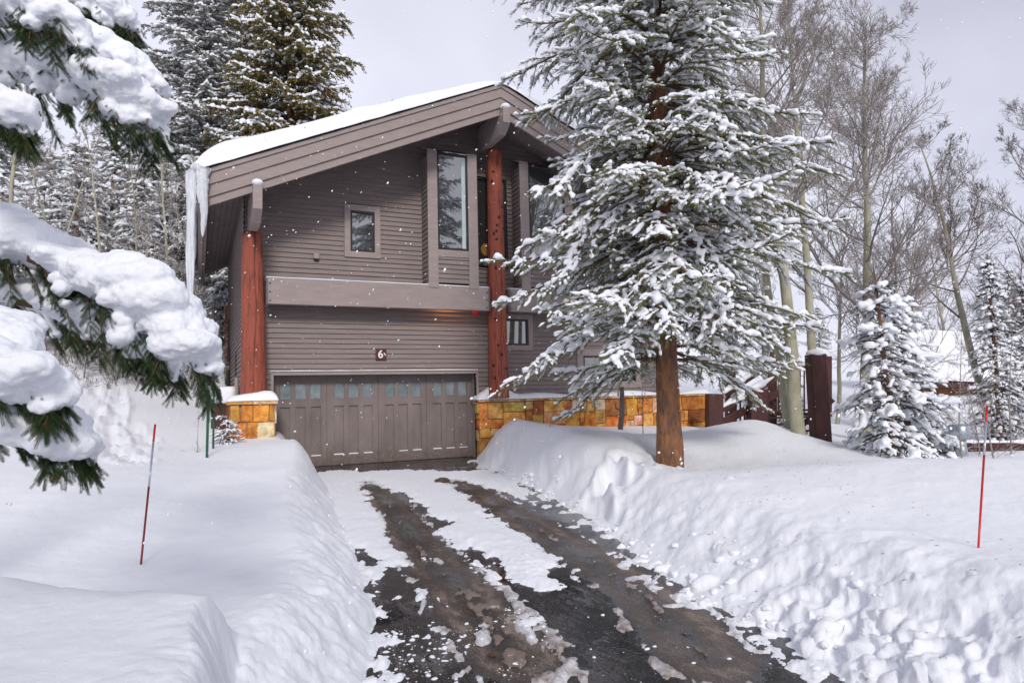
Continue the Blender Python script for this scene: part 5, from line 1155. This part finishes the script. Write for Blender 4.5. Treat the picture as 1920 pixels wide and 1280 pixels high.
for (x_, d_, s_, ro, lb) in [(-15.5, 28, 1.05, 1.2, 'dark snowy spruce on the slope left of the grey frosted spruce'), (-19.5, 30, 1.25, 2.5, 'dark snowy spruce at the left edge above the big snow-covered foreground branch'),
                              (-17.2, 25, .78, 3.5, 'lower dark spruce on the slope between the foreground boughs'), (-13.0, 24.5, .72, 4.4, 'bushy low spruce on the slope near the leaning aspens'),
                              (-11.8, 28.5, 1.15, 5.6, 'frosted spruce directly left of the house corner behind the lowest spruce'), (-17.8, 32.5, 1.35, 2.9, 'frosted spruce on the slope between two taller spruces at left'), (-15.2, 35.5, 1.5, 5.0, 'frosted spruce behind the grey one, higher on the slope'), (-21.5, 31, 1.2, .3, 'frosted spruce near the left edge above the brush'), (-25.5, 33, 1.5, 1.8, 'frosted spruce at the far left edge of the slope'), (-19.0, 26.5, .9, .9, 'low frosted spruce among the brush at left'),
                              (-23.0, 27, 1.0, 5.1, 'snowy spruce half hidden behind the foreground boughs at the left edge'), (-21.5, 36, 1.5, .6, 'tall dark spruce highest on the slope at far left'),
                              (-17.5, 38, 1.6, 3.9, 'tall snowy spruce high on the slope behind the lower ones'), (-9.0, 33.0, 1.2, 2.0, 'snowy spruce whose top fills the gap between eave and house corner')]:
    dup(mids, x_, d_, hill_z(x_, d_) if d_ > 26 else hill_z(x_, d_) + .3, s_, ro, lb)
dup(grey, -19.5, 41, hill_z(-19.5, 41), .62, 2.2, 'smaller grey frosted spruce at the upper left behind the snowy boughs')
# far right hillside conifers
for (x_, d_, s_, ro, lb) in [(31, 52, .75, 1.0, 'distant dark spruce on the right hillside nearest the cabin'), (25, 55, .6, 2.0, 'distant small spruce on the right hillside between two bare aspens'), (40, 54, .9, 3.0, 'distant spruce on the hillside by the right edge'), (20, 50, .6, 4.0, 'distant small spruce far behind the wooden stairs')]:
    dup(mids, x_, d_, hill_z(x_, d_), s_, ro, lb)

# ------------------------------------------------------------ bare aspens
def aspen(name, label, x, d, H, seed, zb=0.0, r=.12, lean=(0, 0), z_first=.3, nl1=26, spread=.75, up=.10, dens=(9, 7, 5), m_b=None, m_t=None, group='bare aspens', crown=.30, twigr=.006, cat='aspen'):
    g = np.random.default_rng(seed); base = C(x, d, zb); root = empty(name, base, label, cat, group)
    ldir = np.array([RT[0] * lean[0] + FW[0] * lean[1], RT[1] * lean[0] + FW[1] * lean[1], 1.0]); ldir /= np.linalg.norm(ldir)
    TP, TR = grow(base[None] - np.array([[0, 0, .4]]), ldir[None], np.array([H + .4]), np.array([r]), 16, g, .035, .01, .12)
    V, Fi = tubes(TP, TR, 14); link('trunk', npmesh('trunk', V, Fi, True), m_b or M_aspen, root)
    t1 = np.sort(z_first + (1 - z_first) * g.random(nl1) ** .9 * .97); p, dr_ = resample(np.repeat(TP, nl1, 0), t1); az = g.random(nl1) * 6.283; el = g.uniform(.2, .9, nl1)
    bd = np.stack([np.cos(az) * np.cos(el), np.sin(az) * np.cos(el), np.sin(el)], 1)
    l1 = H * crown * (1.15 - .8 * (t1 - z_first) / (1 - z_first)) * g.uniform(.6, 1.1, nl1); r1 = rad_at(np.repeat(TR, nl1, 0), t1) * .38
    B1, R1 = grow(p, bd, l1, r1, 8, g, .13, up)
    lev = [(B1, R1)]; cur = (B1, R1, l1)
    for j, nn in enumerate(dens):
        Pp, Rr, ll = cur; par = np.repeat(np.arange(len(Pp)), nn); tt = .15 + .85 * g.random(len(par)); p, dr_ = resample(Pp[par], tt); s_, u = frames(dr_); a = g.random(len(par)) * 6.283; an = g.uniform(.4, .95, len(par))
        nd = nrm(dr_ * np.cos(an)[:, None] + (s_ * np.cos(a)[:, None] + u * np.sin(a)[:, None]) * np.sin(an)[:, None]); ln = ll[par] * (1.1 - .6 * tt) * g.uniform(.3, .6, len(par)) * (1, 1.1, 1.5)[j]; rr = np.maximum(rad_at(Rr[par], tt) * .6, twigr)
        kk = (6, 4, 4)[j]; Pn, Rn = grow(p, nd, ln, rr, kk, g, .13, up * .7, .5); lev.append((Pn, Rn)); cur = (Pn, Rn, ln)
    V, Fi = catv([tubes(a_, b_, 6 if i == 0 else (4 if i == 1 else 3)) for i, (a_, b_) in enumerate(lev)])
    link('crown', npmesh('crown', V, Fi, True), m_t or M_twig, root); return root
def topz(py, d_): return 1.68 + (728 - py) * d_ / F
def AX(px_, d_): return (px_ - 960) / F * d_
# right side
aspen('aspen_tree', 'tall bare aspen with a broad twiggy crown rising behind the small bowed spruce', AX(1610, 21), 21, topz(60, 21), 101, zb=-.2, r=.19, nl1=38, crown=.42, z_first=.2, dens=(10, 8, 4), up=.11)
aspen('aspen_tree', 'bare aspen with a forked dark stem against the sky, second from the right edge', AX(1848, 20), 20, topz(205, 20), 102, zb=0, r=.13, nl1=22, crown=.30, z_first=.32, lean=(-.05, 0), dens=(9, 7, 4), twigr=.005, m_b=M_aspen, m_t=M_twig_dark, up=.14)
aspen('aspen_tree', 'bare aspen cut off by the right edge of the picture', AX(1945, 21), 21, topz(230, 21), 103, zb=0, r=.15, nl1=28, crown=.36, z_first=.25, twigr=.005, dens=(9, 7, 4), lean=(-.03, 0), m_t=M_twig_dark)
aspen('aspen_tree', 'pale olive aspen trunk close behind the deck railing, right one of the pair', AX(1493, 13.6), 13.6, 11.5, 104, zb=.3, r=.145, nl1=18, crown=.30, z_first=.36, lean=(-.055, 0), dens=(8, 6, 4), spread=1)
aspen('aspen_tree', 'thinner pale aspen trunk, left one of the pair close behind the deck railing', AX(1478, 14.1), 14.1, 11.0, 105, zb=.3, r=.105, nl1=14, crown=.28, z_first=.45, lean=(-.06, 0), dens=(7, 6, 4))
aspen('aspen_tree', 'tall bare aspen whose swept branches reach the top edge right of the big spruce', AX(1530, 18), 18, topz(-120, 18), 106, zb=0, r=.14, nl1=30, crown=.28, z_first=.3, lean=(-.04, 0), dens=(9, 8, 5))
aspen('aspen_tree', 'slim bare aspen between the broad-crowned aspen and the timber post', AX(1560, 25), 25, topz(330, 25), 107, zb=0, r=.09, nl1=22, crown=.30, dens=(7, 6, 3))
aspen('aspen_tree', 'low spreading bare aspen right of the broad-crowned one, in front of the pale hillside', AX(1700, 27), 27, topz(430, 27), 108, zb=0, r=.10, nl1=22, crown=.42, dens=(7, 6, 3), z_first=.15)
aspen('aspen_tree', 'low bare aspen on the pale hillside above the distant cabin', AX(1780, 40), 40, topz(470, 40) , 109, zb=1.5, r=.12, nl1=24, crown=.40, dens=(7, 5, 3), z_first=.15, twigr=.012)
aspen('aspen_tree', 'faint bare aspen far off behind the stairs, left of the timber post', AX(1430, 30), 30, topz(240, 30), 110, zb=0, r=.12, nl1=24, crown=.32, dens=(7, 6, 3), twigr=.009)
for i, (px_, d_, tp_, lb) in enumerate([(1855, 14.5, 640, 'thin bare sapling right behind the red and silver stake'), (1790, 15.0, 600, 'thin bare sapling beside the galvanised flue'), (1880, 15.2, 560, 'thin bare sapling at the right edge in front of the dark spruce'), (1825, 15.8, 690, 'low twiggy sapling between the flue and the right stake')]):
    aspen('sapling', lb, AX(px_, d_), d_, max(1.2, topz(tp_, d_)), 120 + i, zb=-.2, r=.022, nl1=14, crown=.42, dens=(5, 4), z_first=.12, twigr=.004, m_b=M_twig, group='bare saplings at the right', cat='sapling', up=.04)
# distant crowns over the roof
for i, (px_, tp_, lb) in enumerate([(708, 148, 'bare aspen tip showing over the snowy roof, left one'), (760, 150, 'bare aspen tip showing over the snowy roof, right one'), (733, 165, 'bare aspen tip between two others over the snowy roof')]):
    aspen('aspen_tree', lb, AX(px_, 38), 38, topz(tp_, 38) - 1, 130 + i, zb=1, r=.10, nl1=22, crown=.16, dens=(6, 5), z_first=.5, twigr=.012, up=.3, group='aspen tips over the roof')
# left forest aspens
for i, (px_, d_, tp_, rr_, ln_, lb) in enumerate([(205, 22, 200, .085, .03, 'straight pale aspen between the two largest foreground boughs'), (330, 23, 150, .085, -.03, 'slim pale aspen left of the icicles'), (25, 24, 120, .16, 0, 'thick pale aspen at the left edge behind the foreground boughs'),
        (60, 23, 230, .09, .14, 'leaning aspen next to the thick one at the left edge'), (250, 26, 300, .07, 0, 'faint thin aspen behind the straight pale one'), (310, 21.5, 420, .055, .02, 'short thin aspen just above the large snowy bough'), (130, 27, 260, .08, .02, 'bare aspen in the brush behind the left boughs'),
        (395, 24, 330, .05, .0, 'thin aspen in the gap between house wall and eave')]):
    aspen('aspen_tree', lb, AX(px_, d_), d_, topz(tp_, d_) - .8, 140 + i, zb=max(hill_z(AX(px_, d_), d_), .8), r=rr_, nl1=20, crown=.22, dens=(7, 5, 3), z_first=.3, lean=(ln_, 0), up=.08, group='bare aspens left of the house', m_t=M_twig_snowy if i % 2 else M_twig)
# brush on the slope at left: frosted twiggy shrubs
g_ = np.random.default_rng(77); sh0 = None
for i in range(26):
    d_ = 19.5 + 9 * g_.random(); px_ = 20 + 400 * (i + g_.random()) / 26; x_ = AX(px_, d_); zz_ = hill_z(x_, d_) if d_ > 22 else 1.2 + .2 * (d_ - 19)
    if sh0 is None or i == 1:
        sh = aspen('brush', 'x', x_, d_, 3.4, 160 + i, zb=zz_, r=.035, nl1=30, crown=.5, dens=(6, 5, 3), z_first=.03, twigr=.007, m_b=M_twig_snowy, m_t=M_twig_snowy, group='frosted brush on the slope', cat='shrub', up=.05); sh['label'] = 'frosted leafless brush on the wooded slope left of the house'
        if sh0 is None: sh0 = sh
        else: sh1 = sh
    else: dup(sh0 if i % 2 else sh1, x_, d_, zz_, .8 + .7 * g_.random(), 6.28 * g_.random(), 'frosted leafless brush on the wooded slope left of the house')
# thin grey sapling trunk and twigs before the stone wall
tp_ = P(1165, 800, 15.6); sp_ = empty('sapling_stump', tp_, 'short grey snapped sapling trunk standing in snow before the stone wall', 'sapling')
a = P(1163, 805, 15.6); b_ = P(1166, 725, 15.6); mb = MB(); mb.tube([a, a + (b_ - a) * .45 + x0 * .03, b_], [.065, .06, .05], 10); mb.build('trunk', M_twig_dark, sp_, True)
mb = MB(); mb.tube([a + (b_ - a) * .45, a + (b_ - a) * .5 - x0 * .12, a + (b_ - a) * .62 - x0 * .13], [.03, .02, .012], 8); mb.build('side_branch', M_twig_dark, sp_, True)
aspen('bare_shrub', 'small leafless twigs poking from snow before the stone wall, left of the spruce trunk', AX(1200, 15), 15, 1.15, 171, zb=.75, r=.012, nl1=9, crown=.55, dens=(4, 3), z_first=.05, twigr=.003, m_b=M_twig_dark, m_t=M_twig_dark, group=None, cat='shrub')
aspen('bare_shrub', 'few thin bare stems rising from snow beside the green metal post', AX(372, 12.5), 12.5, .75, 172, zb=.8, r=.008, nl1=6, crown=.5, dens=(3,), z_first=.05, twigr=.003, m_b=M_twig_dark, m_t=M_twig_dark, group=None, cat='shrub')

# ------------------------------------------------------------ trees behind the camera (they show in the window glass)
for i, (x_, d_, s_) in enumerate([(-6, -14, .50), (2, -18, .62), (8, -13, .45), (14, -19, .6), (-13, -17, .55)]):
    dup(grey, x_, d_, 0, s_, i * 1.3, ['spruce across the road behind the viewer, straight back', 'taller spruce across the road behind the viewer', 'spruce across the road behind the viewer, opposite the bays', 'spruce far right across the road behind the viewer', 'spruce across the road farthest left behind the viewer'][i])

# ------------------------------------------------------------ the foreground spruce at left: thick snow pillows on drooping boughs
def foreground():
    g = np.random.default_rng(90); D0 = 2.9
    root = empty('spruce_tree', C(-3.7, 3.1, .7), 'near spruce at the left edge with thick pillows of snow on drooping boughs', 'spruce')
    t = np.linspace(0, 1, 14); cx = np.stack([C(-3.7, 3.1, .5)[0] + 0 * t, C(-3.7, 3.1, .5)[1] + 0 * t, .4 + 7 * t], 1); V, Fi = tubes(cx[None], (.16 * (1 - t) + .03)[None], 20); link('trunk', npmesh('trunk', V, Fi, True), M_bark, root)
    # each bough: spine through photo places (px, py), depth, snow half-thickness
    boughs = [
     (2.9, [(-330, 60, 30), (-120, 70, 40), (20, 105, 46), (120, 130, 52), (210, 165, 48), (262, 200, 36), (282, 228, 22)], 95),
     (3.3, [(-300, 0, 20), (0, -20, 30), (120, -12, 34), (200, 15, 30), (245, 45, 20)], 60),
     (3.15, [(0, 60, 30), (140, 70, 30), (225, 110, 34), (280, 160, 26), (300, 186, 14)], 40),
     (2.7, [(-300, -20, 30), (-60, 0, 40), (40, 12, 40), (110, 35, 34), (150, 60, 22)], 90),
     (2.3, [(-300, 170, 30), (-80, 180, 40), (10, 205, 40), (50, 235, 26)], 55),
     (2.75, [(-330, 380, 40), (-120, 400, 50), (0, 440, 52), (90, 478, 46), (150, 500, 40)], 95),
     (2.65, [(60, 470, 30), (170, 515, 42), (240, 525, 55), (300, 580, 58), (350, 640, 42), (392, 690, 24)], 100),
     (2.85, [(-100, 530, 30), (80, 560, 30), (200, 610, 34), (280, 650, 30), (330, 690, 16)], 60),
     (2.2, [(-300, 560, 40), (-60, 600, 50), (10, 650, 46)], 70),
     (2.1, [(-300, 640, 40), (-60, 670, 52), (40, 710, 52), (90, 728, 36), (112, 745, 22)], 70),
     (2.3, [(-300, 740, 40), (-60, 770, 50), (60, 785, 56), (120, 820, 44), (155, 850, 24)], 60)]
    sn = []; tw_p = []; tw_d = []; tw_l = []; br = []
    for d_, pts, hang in boughs:
        dep = [d_ + .05 * g.normal() for _ in pts]; W3 = np.array([P(px_, py_ + r_ * .35, q) for (px_, py_, r_), q in zip(pts, dep)]); rad = np.array([r_ for *_, r_ in pts]) * 1.28 * d_ / F
        k = 60; tt = np.linspace(0, len(pts) - 1, k); Sp = np.stack([np.interp(tt, np.arange(len(pts)), W3[:, c]) for c in range(3)], 1); rd = np.interp(tt, np.arange(len(pts)), rad)
        for _ in range(3): Sp[1:-1] = (Sp[:-2] + Sp[1:-1] * 2 + Sp[2:]) / 4
        br.append((Sp, np.interp(np.arange(k), [0, k - 1], [.03, .006])))
        tang = nrm(np.gradient(Sp, axis=0)); side = nrm(np.cross(tang, [0, 0, 1.]))
        L_ = np.linalg.norm(np.diff(Sp, axis=0), axis=1).sum()
        vis_ = [i for i in range(k) if toC(Sp[i])[0] / toC(Sp[i])[1] > -1.0]
        # pillow along the spine
        for i in vis_:
            for q in range(2):
                c = Sp[i] + side[i] * g.normal(0, rd[i] * .35) + np.array([0, 0, rd[i] * (.40 + .15 * g.normal())]); r_ = rd[i] * g.uniform(.55, .8); sn.append((c, r_ * 1.25, r_ * .95, r_ * .72))
        # fingers going out to both sides and hanging down, each with its own lobe of snow and needles below
        nf = int(L_ / .036)
        for j in range(nf):
            i = vis_[min(len(vis_) - 1, int(len(vis_) * (j + g.random()) / nf))]; sg_ = 1 if g.random() < .62 else -1     # mostly toward the viewer
            near = side[i] * (1 if side[i] @ np.array([FW[0], FW[1], 0]) < 0 else -1)
            ln = hang * d_ / F * g.uniform(.5, 1.0) * (1.35 - .75 * (i / k)); dr_ = nrm(tang[i] * g.uniform(.25, .9) + near * sg_ * g.uniform(.35, .8) + np.array([0, 0, -1.]) * g.uniform(.25, .95))
            n_ = 7; pts_ = [Sp[i] + np.array([0, 0, .1 * rd[i]])]; dcur = dr_
            for _ in range(n_ - 1): dcur = nrm(dcur + np.array([0, 0, -.10]) + g.normal(0, .04, 3)); pts_.append(pts_[-1] + dcur * ln * 1.45 / (n_ - 1))
            pts_ = np.array(pts_); br.append((np.array([np.interp(np.linspace(0, n_ - 1, 60), np.arange(n_), pts_[:, c]) for c in range(3)]).T, np.linspace(.005, .0015, 60)))
            cover = g.uniform(.25, .8)
            for q in range(n_):
                if q / n_ < cover:
                    r_ = rd[i] * g.uniform(.30, .46) * (1 - .45 * q / n_) + .008; sn.append((pts_[q] + np.array([0, 0, r_ * .75]), r_, r_, r_ * .72))
            for q in np.arange(1, n_, .5):                # twigs along the finger
                for sgn in (-1, 1):
                    if g.random() < .05: continue
                    sd_ = nrm(np.cross(dcur, [0, 0, 1.]) + 1e-6); dd_ = nrm(dcur * g.uniform(.6, 1.1) + sgn * sd_ * g.uniform(.3, .9) + np.array([0, 0, -1.]) * g.uniform(-.1, .55)); tw_p.append(pts_[int(q)] * (1 - q % 1) + pts_[min(n_ - 1, int(q) + 1)] * (q % 1) + np.array([0, 0, -.004 if g.random() < .7 else rd[i] * .7])); tw_d.append(dd_); tw_l.append(g.uniform(.045, .085))
            tw_p.append(pts_[-1]); tw_d.append(nrm(dcur)); tw_l.append(.08)
    tw_p = np.array(tw_p); tw_d = np.array(tw_d); tw_l = np.array(tw_l)
    V, Fi = place(TW_NEAR, tw_p, tw_d, tw_l, np.full(len(tw_p), .056), g); link('needles', npmesh('needles', V, Fi), M_needle_near, root)
    Bp = np.stack([b_[0] for b_ in br])[:, ::4]; Br = np.stack([b_[1] for b_ in br])[:, ::4]; V, Fi = tubes(Bp, Br, 6); link('branches', npmesh('branches', V, Fi, True), M_branch, root)
    # short stems of the twigs
    c = np.array([s_[0] for s_ in sn]); n_ = len(c); rx = np.array([s_[1] for s_ in sn])[:, None]; ry = np.array([s_[2] for s_ in sn])[:, None]; rz = np.array([s_[3] for s_ in sn])[:, None]
    a = g.random(n_) * 6.283; V, Fi = instance(ICO1[0], ICO1[1], c, np.stack([np.cos(a), np.sin(a), 0 * a], 1) * rx, np.stack([-np.sin(a), np.cos(a), 0 * a], 1) * ry, np.array([[0, 0, 1.]]) * rz)
    me_ = remesh(V, Fi, .008, 6); co = np.empty(len(me_.vertices) * 3, np.float32); me_.vertices.foreach_get('co', co); co = co.reshape(-1, 3).astype(float); no = np.empty(len(me_.vertices) * 3, np.float32); me_.vertices.foreach_get('normal', no); no = no.reshape(-1, 3)
    dsp = .016 * fbm(co[:, 0] * 12, co[:, 1] * 12, co[:, 2] * 12, 4) + .010 * fbm(co[:, 0] * 45, co[:, 1] * 45, co[:, 2] * 45, 3)
    co = co + no * dsp[:, None]; co = co + no * (.0035 * fbm(co[:, 0] * 120, co[:, 1] * 120, co[:, 2] * 120, 2))[:, None]; me_.vertices.foreach_set('co', co.astype(np.float32).ravel()); me_.update()
    link('snow', me_, M_snow2, root)
foreground()
